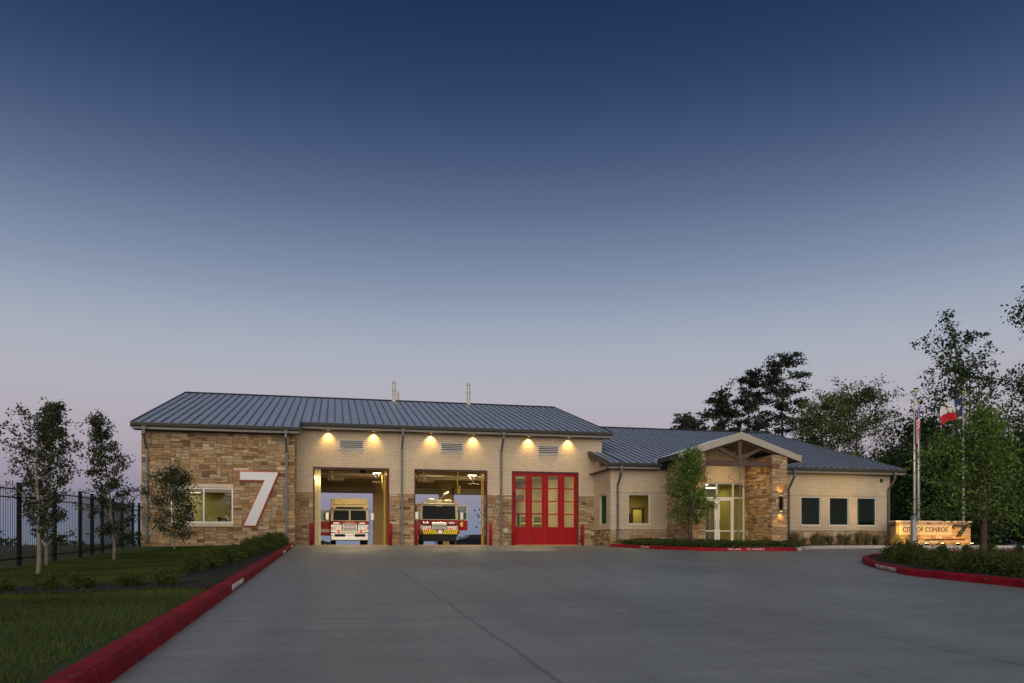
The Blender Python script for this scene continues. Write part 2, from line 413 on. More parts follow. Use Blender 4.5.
for i in range(9):
    xa = -9+.8*i; xb = xa+.8 if i < 8 else kx(-32)-.17; w.quad(*[(px, py, SL*py+float(LO(px))+.02) for px, py in ((xa, -33.1), (xb, -33.1), (xb, -30.8), (xa, -31.9+.12*i))])
w.build('mulch_bed', MULCH)['kind'] = 'structure'
# middle island before the office
ip = [(15.45, -3.15), (15.8, -5.6), (16.35, -8.2), (16.7, -9.4), (17.2, -10.4), (17.9, -11.0), (18.5, -11.15), (20.2, -11.2), (21.9, -11.2), (22.4, -11.1)]
nred = len(ip)-1
ip += [(22.9, -10.7), (23.5, -9.9), (24.4, -8.7), (25.6, -7.6), (27.3, -6.8), (29.5, -6.35), (32, -6.2), (40, -6.1), (60, -6.1)]
kerbM = kerb_path('kerb', ip, nred)
def inset(path, d):
    P = [Vector(p) for p in path]; out = []
    for i, p in enumerate(P):
        t = (P[min(i+1, len(P)-1)]-P[max(i-1, 0)]).normalized(); out.append((p.x-t.y*d, p.y+t.x*d))
    return out
im = inset(ip, .17)
sheet('planting_bed', im+[(60, -3.06), (34.1, -3.06), (15.6, -3.06)], .13, MULCH)
mb = MB(); mb.quad(*[g(x, y, .135) for x, y in ((20.1, -10.2), (24.0, -10.2), (24.0, -3.0), (20.1, -3.0))]); mb.build('entrance_path', KERB)['kind'] = 'structure'
# right island: path with island on the left of travel ; go from far right back edge? travel: start near (13,-60) north
rp = [(60, -13.2), (34, -14.6), (28, -15.6), (23.6, -17.0), (20.2, -19.6)]+[(18.0, -22.0), (16.5, -24.1), (15.3, -26.1), (13.55, -29.7), (13.25, -31.5), (12.95, -34), (12.6, -38), (12.3, -60)]
kerbR = kerb_path('kerb', rp, True)
ir = inset(rp, .17)
sheet('island_lawn', ir+[(60, -60)], .12, GROUND)
ring = inset(rp, .17)[4:11]; ring2 = inset(rp, 2.1)[4:11]
sheet('island_mulch', ring+ring2[::-1], .132, MULCH)

def kerb_text(s, kerb, a, b, size=.125, z=.085, sq=1.0):
    a = Vector(a); b = Vector(b); d = b-a; mid = (a+b)/2
    xd = Vector((d.x, d.y, SL*d.y))
    n = Vector((d.y, -d.x)).normalized()*.014
    text(s, size, STENCIL, kerb, g(mid.x+n.x, mid.y+n.y, z), xd, (-.12*n.x/.006*0, 0, 1), .002, 'stencil_lettering', squash=sq)
for yy in (-6.0, -14.0, -31.5):
    kerb_text('FIRE LANE NO PARKING', kl, (kx(yy-1), yy-1), (kx(yy+1), yy+1), .14, .07, 1.3)
WL[kerbM.name] = (0, 0, 0); WL[kerbR.name] = (0, 0, 0); WL[kl.name] = (0, 0, 0)
kerb_text('FIRE LANE', kerbM, (15.85, -5.85), (16.3, -7.95), .13, .08, 1.3)
kerb_text('FIRE LANE', kerbM, (18.55, -11.17), (19.35, -11.19), .13, .08, 1.2)
kerb_text('NO PARKING', kerbM, (19.55, -11.19), (20.6, -11.215), .13, .08, 1.2)
kerb_text('FIRE LANE NO PARKING', kerbR, (15.1, -26.5), (13.95, -28.85), .15, .07, 1.5)

# ------------------------------------------------------------------ stone veneer
PAL = [(.41, .29, .17), (.48, .36, .22), (.45, .29, .15), (.56, .45, .30), (.33, .225, .125), (.40, .30, .20), (.49, .33, .17), (.27, .15, .075), (.20, .105, .06), (.33, .19, .095), (.38, .22, .10)]
PW = [15, 12, 13, 6, 13, 14, 7, 6, 4, 5, 7]
def stones(mb, o, u, n, W, Hh, rnd, cw=.118, chh=.086, pw=PW, bright=1.):
    """fill rectangle: origin o, horizontal unit u, outward normal n"""
    o = Vector(o); u = Vector(u); n = Vector(n); nc = max(1, round(W/cw)); nr = max(1, round(Hh/chh)); a = W/nc; b = Hh/nr
    occ = [[0]*nc for _ in range(nr)]
    for r in range(nr):
        for c in range(nc):
            if occ[r][c]: continue
            h = rnd.choices((1, 2, 3), (30, 50, 14))[0]; w = rnd.choices((2, 3, 4, 5, 6), (15, 26, 26, 18, 9))[0]
            h = min(h, nr-r); ww = 0
            while ww < w and c+ww < nc and not occ[r][c+ww]: ww += 1
            if c+ww < nc and not occ[r][c+ww] and (c+ww+1 >= nc or occ[r][c+ww+1]): ww += 1
            for i in range(h):
                for k in range(ww): occ[r+i][c+k] = 1
            gp = .006; x0 = c*a+gp; x1 = (c+ww)*a-gp; z0 = r*b+gp; z1 = (r+h)*b-gp; d = .028+rnd.random()*.022; e = .008
            col = rnd.choices(PAL, pw)[0]; k = rnd.uniform(.86, 1.14)*bright*.84; col = tuple(v*k for v in col)
            B = [o+u*x+Vector((0, 0, z))+n*.004 for x, z in ((x0, z0), (x1, z0), (x1, z1), (x0, z1))]
            F = [o+u*x+Vector((0, 0, z))+n*d for x, z in ((x0+e, z0+e), (x1-e, z0+e), (x1-e, z1-e), (x0+e, z1-e))]
            m = len(mb.v); mb.v += [tuple(p) for p in B+F]
            mb.face((m+4, m+5, m+6, m+7), col)
            for i in range(4):
                j = (i+1) % 4; mb.face((m+i, m+j, m+4+j, m+4+i), col)
rnd = random.Random(3)

# ------------------------------------------------------------------ fire station
st = empty('fire_station', (6.4, 0, 0), 'single storey brick and sandstone fire station with blue grey metal roof and three vehicle bays', 'building')
D1 = (-1.22, 3.08); D2 = (4.52, 8.88); D3 = (10.36, 14.56); DZ = 4.46
RD = [(-1.40, 3.24), (4.80, 9.05), (10.40, 14.60)]; RZ = 4.62      # rear doors
XL, XR = -2.16, 16.05
zb = lambda y: 6.85+.292*(y+.65)             # bay roof plane
za = lambda y: 4.70+.285*(y+3.6)             # office roof plane
# bay front wall (brick above belt, stone below)
w = MB()
cuts = [XL, D1[0], D1[1], D2[0], D2[1], D3[0], D3[1], XR]
for i in range(0, 8, 2): w.box(cuts[i], 0, 3.06, cuts[i+1], .3, DZ)
w.box(XL, 0, DZ, XR, .3, 6.75)
w.box(XR-.28, .3, 0, XR, 24.1, 6.9); w.prismx([(.3, 6.9), (24.1, 6.9), (12.35, 10.35)], XR-.28, XR)
w.box(XL, .3, 5.3, XL+.2, 24.1, 6.75)
w.build('brick_wall', BRICK, st)
for i in range(0, 8, 2):
    a, b_ = cuts[i], cuts[i+1]
    w = MB(); w.box(a, .03, 0, b_, .3, 3.0); w.build('mortar_backing', MORTAR, st)
    w = MB(); stones(w, (a, .03, 0), (1, 0, 0), (0, -1, 0), b_-a, 3.0, rnd); w.build('stone_veneer', STONE, st)
    w = MB(); w.box(a, -.035, 3.0, b_, .3, 3.06); w.build('belt_course', BRICK_SMOOTH, st)
# soldier band slightly proud over doors
MAROON = mat('dark_maroon_frame', (.07, .022, .022), .5)
for (a, b_) in (D1, D2, D3):
    w = MB(); w.box(a-.002, .05, 0, a+.07, .34, DZ); w.box(b_-.07, .05, 0, b_+.002, .34, DZ); w.box(a+.07, .05, DZ-.09, b_-.07, .34, DZ+.002)
    w.build('door_jamb', MAROON, st)
# rear wall, side wall, ceiling, floor of apparatus bay
w = MB()
rc = [XL, RD[0][0], RD[0][1], RD[1][0], RD[1][1], RD[2][0], RD[2][1], XR-.28]
for i in range(0, 8, 2): w.box(rc[i], 23.8, 0, rc[i+1], 24.1, RZ)
w.box(XL, 23.8, RZ, XR-.28, 24.1, 6.75)
w.box(XL+.2, .3, 0, XL+.215, 23.8, 6.2)
w.box(XR-.295, .3, 0, XR-.28, 23.8, 6.2)
for i in range(0, 8, 2): w.box(cuts[i], .3, 0, min(cuts[i+1], XR-.28), .315, DZ)
w.box(XL+.2, .3, DZ, XR-.28, .315, 6.2)
w.build('interior_wall', INTW, st)
w = MB(); w.box(XL+.2, .3, 6.2, XR-.28, 24.0, 6.25)
for k in range(9): w.box(XL+.2, 2+2.5*k, 5.86, XR-.28, 2.12+2.5*k, 6.2)
w.build('interior_ceiling', INTC, st)
w = MB(); w.box(XL, .0, -.06, XR, 24.3, .012); w.build('interior_floor', FLOORI, st)
THR = mat('orange_threshold_paint', (.62, .28, .05), .6)
for (a, b_) in (D1, D2, D3): w = MB(); w.box(a+.08, -.06, -.05, b_-.08, .04, .018); w.build('threshold_stripe', THR, st)
# ducts, tubes
DUCT = mat('galvanised_duct', (.42, .38, .30), .4, .6)
for (y, z, r_) in ((6., 4.6, .09), (14., 5.2, .16)): w = MB(); w.tube([(XL+.3, y, z), (14.9, y, z)], r_, 10); w.build('pipe_run', DUCT, st, smooth=True)
w = MB(); DK = mat('rolled_door_steel', (.16, .14, .10), .5, .3)
for (a, b_) in RD: w = MB(); w.box(a-.15, 23.2, RZ-.02, b_+.15, 23.78, RZ+.55, bev=.05); w.build('rolled_door', DK, st)
for k, x in enumerate((-.2, 5.6, 11.2)):
    w = MB(); w.tube([(x, 4.9, 4.15), (x, 4.9, 6.2)], .03, 6); w.tube([(x, 4.9, 4.15), (x, 4.9, 4.4)], .11, 10); w.tube([(x-.5, 4.9, 5.3), (x+2.2, 4.9, 5.3)], .03, 6); w.build('overhead_track', DK, st)
# unit heater + exhaust hoses + fixtures
for (x, y) in ((.05, 8.), (6.1, 8.)):
    w = MB(); w.box(x-.55, y-.3, 4.35, x+.55, y+.3, 4.98, bev=.04)
    for k in range(5): w.box(x-.45, y-.315, 4.44+.1*k, x+.45, y-.30, 4.47+.1*k)
    w.tube([(x-.4, y, 4.9), (x-.4, y, 6.2)], .015, 6); w.tube([(x+.4, y, 4.9), (x+.4, y, 6.2)], .015, 6)
    w.build('unit_heater', INTC, st)
for (x, y) in ((2.84, 3.0), (8.0, 6.0)):
    w = MB(); w.tube([(x, y, 6.0), (x+.02, y, 4.9), (x-.02, y, 4.2), (x+.03, y, 3.5), (x+.07, y+.1, 3.4), (x+.12, y, 3.5), (x+.15, y, 4.0)], .035, 8)
    w.build('exhaust_hose', HOSE, st, smooth=True)
for (x, y) in ((1.9, 6.4), (5.2, 5.4)):
    w = MB(); w.tube([(x-.35, y, 6.2), (x-.12, y, 5.0)], .02, 6); w.tube([(x+.35, y, 6.2), (x+.12, y, 5.0)], .02, 6); w.tube([(x-.14, y-.08, 4.92), (x-.14, y+.25, 4.92)], .2, 12); w.tube([(x+.05, y, 4.9), (x+.05, y, 4.5)], .03, 6)
    w.build('hose_reel', BLACK, st)

def lamp(kind, loc, energy, col, size=.1, rot=None, spot=None, blend=.6, sx=None, sy=None):
    l = bpy.data.lights.new('lamp', kind); l.energy = energy; l.color = col
    if kind == 'POINT': l.shadow_soft_size = size
    if kind == 'SPOT': l.shadow_soft_size = size; l.spot_size = radians(spot); l.spot_blend = blend
    if kind == 'AREA': l.shape = 'RECTANGLE'; l.size = sx; l.size_y = sy
    o = bpy.data.objects.new('lamp', l); C.objects.link(o); o.location = loc
    if rot: o.rotation_euler = rot
    return o
WARM = (1, .78, .43)
def strip(x, y, z, L_=1.2, e=55):
    w = MB(); w.box(x-L_/2, y-.07, z, x+L_/2, y+.07, z+.06); w.tube([(x-L_/2+.1, y, z+.06), (x-L_/2+.1, y, 6.2)], .012, 5); w.tube([(x+L_/2-.1, y, z+.06), (x+L_/2-.1, y, 6.2)], .012, 5)
    f = w.build('strip_light', INTC, st)
    w = MB(); w.box(x-L_/2+.02, y-.06, z-.035, x+L_/2-.02, y+.06, z-.002); w.build('diffuser', LIT, f)
    lamp('AREA', (x, y, z-.06), e, WARM, sx=L_, sy=.12)
for bx in (.9, 6.7, 12.4):
    for y in (3.6, 11, 18): strip(bx, y, 5.6, 1.3, 95 if bx < 10 else 260)
strip(2.5, 2.6, 4.42, .5, 40); strip(8.4, 2.6, 4.40, .55, 40)
for x in (2.5, 8.4):
    w = MB(); w.tube([(x-.24, 2.6, 4.38), (x+.1, 2.6, 3.85), (x+.12, 2.6, 4.38)], .018, 6); w.tube([(x-.3, 2.6, 3.85), (x+.5, 2.6, 3.85)], .018, 6); w.build('light_bracket', FASC, st)
w = MB(); w.tube([(-1.16, .75, 3.85), (-1.16, .75, 4.05)], .07, 10); f = w.build('jamb_light', BLACK, st)
w = MB(); w.tube([(-1.08, .70, 3.80), (-1.08, .70, 4.0)], .085, 10); w.build('bulb', LIT, f); lamp('POINT', (-.9, .2, 3.7), 14, WARM, .08); lamp('POINT', (-.7, .9, 2.2), 6, WARM, .2)
# garage remote light (red)
w = MB(); w.tube([(-1.04, .60, 1.92), (-1.04, .66, 1.92)], .09, 12); w.build('stop_light', REDL, st)

# folding doors
def leaf(x0, y0, dx, dy, zz0, zz1, width, th, name='door_leaf', handle=False):
    """vertical leaf from (x0,y0) along unit (dx,dy)"""
    nx, ny = -dy, dx; w = MB()
    def pc(a, b_, z0_, z1_, t0=0, t1=th):
        P = []
        for z in (z0_, z1_):
            for (s_, t_) in ((a, t0), (b_, t0), (b_, t1), (a, t1)): P.append((x0+dx*s_+nx*t_, y0+dy*s_+ny*t_, z))
        w.hexa(P)
    m_ = width*.2; rows = [1.10, 1.88, 2.66, 3.44, zz1-.17]
    pc(.01, m_, zz0, zz1); pc(width-m_, width-.01, zz0, zz1); pc(m_, width-m_, zz0, 1.10); pc(m_, width-m_, zz1-.17, zz1)
    for r in rows[1:4]: pc(m_, width-m_, r-.03, r+.03, .004, th-.004)
    pc(m_+.08, width-m_-.08, .18, .95, -.012, th+.012)
    o = w.build(name, REDDK, st)
    w = MB()
    for i in range(4):
        P = [(x0+dx*s_+nx*th/2, y0+dy*s_+ny*th/2, z) for s_, z in ((m_, rows[i]+.03*(i > 0)), (width-m_, rows[i]+.03*(i > 0)), (width-m_, rows[i+1]-.03*(i < 3)), (m_, rows[i+1]-.03*(i < 3)))]
        w.quad(*P)
    w.build('pane', GLASS, o)
    if handle:
        w = MB(); w.tube([(x0+dx*m_*.5, y0-.03, 2.2), (x0+dx*m_*.5+.02, y0-.06, 2.25), (x0+dx*m_*.5, y0-.06, 3.2)], .015, 6); w.build('handle', BLACK, o)
    return o
lw = (D3[1]-D3[0]-.14)/4
for k in range(4): leaf(D3[0]+.07+lw*k, .12, 1, 0, .03, DZ-.09, lw, .06, handle=(k == 0))
for (a, b_) in (D1, D2):
    leaf(b_-.09, .36, 0, 1, .03, DZ-.09, lw, .05)
w = MB(); w.box(-1.14, .42, .0, -1.0, .56, 4.36); w.box(-.985, .46, .0, -.93, .56, 4.36); w.box(-.915, .42, .0, -.80, .56, 4.36); w.build('jamb_panel', mat('jamb_paint', (.62, .50, .27), .7), st)
# yellow safety strips on folded leaf edge
for (a, b_) in (D1, D2): w = MB(); w.box(b_-.19, .34, .05, b_-.165, .37, DZ-.1); w.box(b_-.30, .36, .0, b_-.24, .42, DZ-.1); w.build('safety_edge', HOSE, st)

LOUV = mat('louvre_grey', (.46, .45, .42), .5)
# louvres
for (a, b_) in ((.23, 1.63), (6.05, 7.42), (11.95, 13.30)):
    w = MB(); z0_, z1_ = 5.46, 6.04
    w.box(a, -.05, z0_, a+.07, -.002, z1_); w.box(b_-.07, -.05, z0_, b_, -.002, z1_); w.box(a+.07, -.05, z0_, b_-.07, -.002, z0_+.06); w.box(a+.07, -.05, z1_-.06, b_-.07, -.002, z1_)
    f = w.build('louver_vent', LOUV, st)
    w = MB()
    for k in range(4):
        z = z0_+.08+k*.112; w.hexa([(a+.07, -.045, z), (b_-.07, -.045, z), (b_-.07, -.008, z+.045), (a+.07, -.008, z+.045), (a+.07, -.045, z+.025), (b_-.07, -.045, z+.025), (b_-.07, -.008, z+.065), (a+.07, -.008, z+.065)])
    w.build('slat', LOUV, f)
    w = MB(); w.box(a+.07, -.006, z0_+.06, b_-.07, -.003, z1_-.06); w.build('backing', BLACK, f)

# roofs -------------------------------------------------------------
def roof_slab(name, quads, th, parent=st):
    w = MB()
    for q in quads:
        P = [Vector(p) for p in q]; w.hexa([p-Vector((0, 0, th)) for p in P]+P)
    return w
def seams(w, x0, x1, ya, yb, zf, pitch, h=.055, wd=.04, skip=None):
    n = round((x1-x0)/pitch); p = (x1-x0)/n
    for i in range(n+1):
        x = x0+p*i; x = min(max(x, x0+wd), x1-wd)
        y0_, y1_ = ya, yb
        if skip:
            r = skip(x)
            if r is not None: y0_ = max(y0_, r) if yb > ya else y0_
        w.hexa([(x-wd/2, y0_, zf(y0_)), (x+wd/2, y0_, zf(y0_)), (x+wd/2, y1_, zf(y1_)), (x-wd/2, y1_, zf(y1_)),
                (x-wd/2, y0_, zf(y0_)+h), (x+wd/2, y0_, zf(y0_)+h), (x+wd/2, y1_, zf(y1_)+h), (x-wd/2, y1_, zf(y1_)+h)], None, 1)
RY = 12.35; XA, XB, XC = -10.17, -1.84, 16.48
zr = lambda y: zb(RY)-.292*(y-RY)
w = roof_slab('roof', [[(XA, -2.65, zb(-2.65)), (XB, -2.65, zb(-2.65)), (XB, RY, zb(RY)), (XA, RY, zb(RY))], [(XB+.001, -.65, zb(-.65)), (XC, -.65, zb(-.65)), (XC, RY, zb(RY)), (XB+.001, RY, zb(RY))],
                       [(XA, RY+.001, zb(RY)), (XC, RY+.001, zb(RY)), (XC, 25.4, zr(25.4)), (XA, 25.4, zr(25.4))]], .14)
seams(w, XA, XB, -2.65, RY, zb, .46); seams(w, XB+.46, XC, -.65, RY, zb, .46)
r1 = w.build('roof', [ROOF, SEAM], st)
w = MB(); w.prism([(-.2, -.0), (.2, -.0), (0, .1)], 0, .1); w = MB()
w.prismx([(RY-.22, zb(RY-.22)+.045), (RY+.22, zr(RY+.22)+.045), (RY, zb(RY)+.085)], XA-.02, XC+.02)
w.build('ridge_cap', RIDGEM, r1)
# rake trims
for x, ya, yb, d_ in ((XA-.05, -2.65, RY, .05), (XC, -.65, RY, .05), (XB, -2.65, -.68, .04)):
    w = MB(); w.prismx([(ya, zb(ya)-.24), (ya, zb(ya)+.05), (yb, zb(yb)+.05), (yb, zb(yb)-.24)], x, x+d_); w.build('rake_trim', GUT, r1)
# eaves : gutter, fascia strip, soffit
def eave(x0, x1, y, ztop, wally, par=st):
    w = MB(); w.prismx([(y-.02, ztop-.20), (y-.10, ztop-.15), (y-.13, ztop-.02), (y-.13, ztop+.01), (y-.0, ztop+.01)], x0, x1); w.build('gutter', GUT, par)
    w = MB(); w.box(x0+.02, y+.02, ztop-.32, x1-.02, y+.06, ztop-.14); w.build('fascia_board', FASC, par)
    w = MB(); w.box(x0+.03, y+.06, ztop-.315, x1-.03, wally+.02, ztop-.29); w.build('soffit', SOFF, par)
eave(XB+.02, XC, -.65, zb(-.65), 0, r1); eave(XA, XB, -2.65, zb(-2.65), -2.0, r1)
# downspouts
def spout(x, yg, yw, ztop, zbot=.12, kick=0, foot=True):
    w = MB(); a = .055; pts = [(x, yg, ztop), (x, yg, ztop-.22), (x, yw-.09, ztop-.22-(abs(yg-yw)-.09)*1.15), (x, yw-.09, zbot+.12)]
    pts += [(x+kick, yw-.32, zbot)] if foot else [(x, yw-.09, zbot)]
    for p, q in zip(pts[:-1], pts[1:]):
        if abs(p[2]-q[2]) < 1e-6: continue
        w.hexa([(q[0]-a, q[1]-a, q[2]), (q[0]+a, q[1]-a, q[2]), (q[0]+a, q[1]+a, q[2]), (q[0]-a, q[1]+a, q[2]), (p[0]-a, p[1]-a, p[2]), (p[0]+a, p[1]-a, p[2]), (p[0]+a, p[1]+a, p[2]), (p[0]-a, p[1]+a, p[2])])
    w.box(x-.10, yg-.1, ztop, x+.10, yg+.06, ztop+.16)
    for z in (zbot+.6, (ztop+zbot)/2): w.box(x-.075, yw-.148, z, x+.075, yw-.001, z+.04)
    w.build('downspout', DSP, st)
for x in (3.80, 9.70): spout(x, -.72, 0, zb(-.65)-.35, .03, 0)
spout(-9.55, -2.72, -2, zb(-2.65)-.35, .1); spout(-2.55, -2.72, -2, zb(-2.65)-.35, .05, .45)
# soffit downlights
for x in (-.38, 2.17, 5.48, 7.99, 11.37, 13.86):
    w = MB(); w.tube([(x, -.22, zb(-.65)-.325), (x, -.22, zb(-.65)-.316)], .075, 14); f = w.build('downlight', FASC, st)
    w = MB(); w.tube([(x, -.22, zb(-.65)-.328), (x, -.22, zb(-.65)-.3255)], .04, 14); w.build('lens', LITS, f)
    lamp('SPOT', (x, -.2, zb(-.65)-.34), 135, (1, .64, .20), .03, rot=(radians(14), 0, 0), spot=104, blend=1.)

# wing -----------------------------------------------------------------
WY = -2.0; WX0, WX1 = -9.79, -2.17; zt = zb(-2.65)-.33
WW = (-8.40, -5.30, 1.16, 3.02)
w = MB()
for (x0, x1, z0_, z1_) in ((WX0, WW[0], 0, zt), (WW[1], WX1, 0, zt), (WW[0], WW[1], 0, WW[2]), (WW[0], WW[1], WW[3], zt)): w.box(x0, WY+.03, z0_-.25, x1, WY+.3, z1_)
w.box(WX1-.25, WY+.3, -.2, WX1, 0, zt+.55); w.box(WX0, WY+.3, -.2, WX0+.25, 24.1, zt+.5)
w.prismx([(WY+.3, zt+.5), (24.1, zt+.5), (24.1, 6.6), (12.35, 10.3)], WX0, WX0+.25)
w.box(WX0+.25, 23.8, 0, XL, 24.1, 6.6)
w.build('mortar_backing', MORTAR, st)
w = MB(); S = lambda x0, x1, z0_, z1_: stones(w, (x0, WY+.03, z0_), (1, 0, 0), (0, -1, 0), x1-x0, z1_-z0_, rnd)
S(WX0, WW[0], -.12, zt); S(WW[1], WX1+.02, -.12, zt); S(WW[0], WW[1], -.12, WW[2]-.2); S(WW[0], WW[1], WW[3]+.2, zt)
stones(w, (WX1, WY, -.1), (0, 1, 0), (1, 0, 0), 2.0, zt+.1, rnd); stones(w, (WX0, 6, -.1), (0, -1, 0), (-1, 0, 0), 8.0, zt+.1, rnd)
w.build('stone_veneer', STONE, st)
w = MB(); w.box(WW[0]-.12, WY-.05, WW[3], WW[1]+.02, WY+.25, WW[3]+.2, bev=.008); w.build('lintel', BRICK_SMOOTH, st)
w = MB(); w.box(WW[0]-.12, WY-.09, WW[2]-.2, WW[1]+.04, WY+.25, WW[2], bev=.008); w.build('sill', BRICK_SMOOTH, st)
def window(x0, x1, z0_, z1_, y, mull=(), fw=.06, glass=GLASS, dep=.10):
    w = MB(); w.box(x0, y, z0_, x0+fw, y+dep, z1_); w.box(x1-fw, y, z0_, x1, y+dep, z1_); w.box(x0+fw, y, z0_, x1-fw, y+dep, z0_+fw); w.box(x0+fw, y, z1_-fw, x1-fw, y+dep, z1_)
    for m_ in mull: w.box(m_-fw/2, y-.004, z0_+fw, m_+fw/2, y+dep, z1_-fw)
    f = w.build('window', ALU, st)
    w = MB(); w.quad((x0+fw, y+dep/2, z0_+fw), (x1-fw, y+dep/2, z0_+fw), (x1-fw, y+dep/2, z1_-fw), (x0+fw, y+dep/2, z1_-fw)); w.build('pane', glass, f)
    return f
window(*WW, WY-.0+.02, (-6.77,), .07)
def room(x0, x1, y0, y1, z1_, wallm, floorz=.0, parts='interior_wall'):
    w = MB(); t = .02
    w.box(x0, y1, floorz, x1, y1+t, z1_); w.box(x0-t, y0, floorz, x0, y1+t, z1_); w.box(x1, y0, floorz, x1+t, y1+t, z1_); w.build(parts, wallm, st)
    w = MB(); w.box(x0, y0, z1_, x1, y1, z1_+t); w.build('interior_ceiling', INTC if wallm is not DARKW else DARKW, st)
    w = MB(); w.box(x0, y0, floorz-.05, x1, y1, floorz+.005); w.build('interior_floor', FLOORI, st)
room(WX0+.4, WX1-.4, WY+.32, 2.6, 3.04, INTO)
def troffer(x, y, z, e, col=WARM, sx=1.2, sy=.3):
    w = MB(); w.box(x-sx/2, y-sy/2, z-.03, x+sx/2, y+sy/2, z-.004); w.build('ceiling_light', LIT, st); lamp('AREA', (x, y, z-.05), e, col, sx=sx, sy=sy)
troffer(-8.1, 1.6, 3.02, 5, (1, .86, .42)); troffer(-4.0, .4, 3.02, 4, (1, .88, .5))
# the big 7
P7 = [(-4.92, 3.88), (-2.98, 3.88), (-4.14, 1.03), (-4.72, 1.03), (-3.66, 3.46), (-4.92, 3.46)]
cxm, czm = -3.95, 2.6
def grow(P, d):
    out = []; n = len(P)
    for i in range(n):
        a, b_, c = Vector(P[i-1]), Vector(P[i]), Vector(P[(i+1) % n]); e1 = (b_-a).normalized(); e2 = (c-b_).normalized()
        n1 = Vector((-e1.y, e1.x)); n2 = Vector((-e2.y, e2.x)); m_ = (n1+n2); m_ = m_/max(.3, m_.dot(n1)); q = b_+m_*d; out.append((q.x, q.y))
    return out
w = MB(); w.prism(grow(P7, .035), WY-.20, WY-.05); f = w.build('station_numeral', mat('numeral_red_return', (.62, .03, .03), .4), st)
w = MB(); w.prism(P7, WY-.215, WY-.2005); w.build('numeral_face', mat('numeral_face_white', (.62, .63, .65), .35, noise=(3, .04)), f)

# office block ---------------------------------------------------------
AY = -3.0; AX0, AX1 = 15.54, 34.07; aze = za(-3.6)-.33
AW = [(16.62, 17.97), (27.82, 29.18), (29.78, 31.14), (31.72, 33.09)]; az0, az1 = 1.22, 2.97
BT = 1.02
bx = [AX0]+[v for p in AW[:1] for v in p]+[20.05]
w = MB()
def brickspan(x0, x1, wins):
    c = x0
    for (a, b_) in wins:
        w.box(c, AY, BT, a, AY+.3, aze); w.box(a, AY, BT, b_, AY+.3, az0); w.box(a, AY, az1, b_, AY+.3, aze); c = b_
    w.box(c, AY, BT, x1, AY+.3, aze)
brickspan(AX0, 19.3, AW[:1]); brickspan(24.9, AX1, AW[1:])
w.prism([(19.3, 3.72), (24.9, 3.72), (24.9, 5.14), (22.15, 6.05), (19.3, 5.14)], AY, AY+.3)
# left return wall with its narrow window
SWY = (-2.28, -1.0)
w.box(AX0, AY+.3, BT, AX0+.28, SWY[0], aze+.2); w.box(AX0, SWY[1], BT, AX0+.28, -.003, aze+.75); w.box(AX0, SWY[0], BT, AX0+.28, SWY[1], az0); w.box(AX0, SWY[0], az1, AX0+.28, SWY[1], aze+.3)
w.box(AX1-.3, AY+.3, BT, AX1, 28, aze); w.prismx([(AY+.3, aze), (28, aze), (12.3, 8.95)], AX1-.3, AX1)
w.build('brick_wall', BRICK, st)
# thin panel reveal line at window head
w = MB(); w.box(AX0+.03, AY-.006, 3.03, 19.0, AY-.001, 3.06); w.build('control_joint', MORTAR, st); w = MB(); w.box(25.05, AY-.006, 3.03, AX1-.01, AY-.001, 3.06); w.build('control_joint', MORTAR, st)
w = MB(); w.box(AX0, AY+.03, -.3, 19.0, AY+.3, BT-.08); w.box(AX0+.03, AY+.3, -.2, AX0+.28, 0, BT-.08); w.build('mortar_backing', MORTAR, st); w = MB(); w.box(25.0, AY+.03, -.3, AX1, AY+.3, BT-.08); w.box(AX1-.3, AY+.3, -.3, AX1-.03, 28, BT-.08)
w.build('mortar_backing', MORTAR, st)
w = MB(); big = [10, 16, 14, 10, 8, 12, 12, 3, 1, 4, 6]
stones(w, (AX0, AY+.03, -.1), (1, 0, 0), (0, -1, 0), 3.5, BT+.02, rnd, .17, .11)
stones(w, (AX0+.03, 0, -.1), (0, -1, 0), (-1, 0, 0), 3.0, BT+.02, rnd); w.build('stone_veneer', STONE, st)
w = MB(); stones(w, (25.0, AY+.03, -.1), (1, 0, 0), (0, -1, 0), AX1-25.0, BT+.02, rnd, .2, .13, big, 1.1)
w.build('stone_veneer', STONE, st)
w = MB(); w.box(AX0-.03, AY-.04, BT-.08, 19.0, AY+.3, BT); w.box(AX0-.03, AY+.3, BT-.08, AX0+.28, -.003, BT); w.build('water_table', BRICK_SMOOTH, st); w = MB(); w.box(25.01, AY-.04, BT-.08, AX1+.03, AY+.3, BT)
w.build('water_table', BRICK_SMOOTH, st)
for i, (a, b_) in enumerate(AW):
    window(a, b_, az0, az1, AY+.04, (), .05, GLASS if i == 0 else GLASSD)
    w = MB(); w.box(a-.05, AY-.05, az0-.09, b_+.05, AY+.2, az0); w.build('sill', BRICK_SMOOTH, st)
w = MB(); fw = .05; X_ = AX0+.08
for (ya, yb, z0_, z1_) in ((SWY[0], SWY[0]+fw, az0, az1), (SWY[1]-fw, SWY[1], az0, az1), (SWY[0]+fw, SWY[1]-fw, az0, az0+fw), (SWY[0]+fw, SWY[1]-fw, az1-fw, az1)): w.box(X_, ya, z0_, X_+.08, yb, z1_)
f = w.build('window', ALU, st); w = MB(); w.quad((X_+.04, SWY[0]+fw, az0+fw), (X_+.04, SWY[1]-fw, az0+fw), (X_+.04, SWY[1]-fw, az1-fw), (X_+.04, SWY[0]+fw, az1-fw)); w.build('pane', GLASSD, f)
room(AX0+.32, 19.7, AY+.32, .5, 3.2, INTO); troffer(17.4, -.9, 3.18, 7, (1, .85, .4))
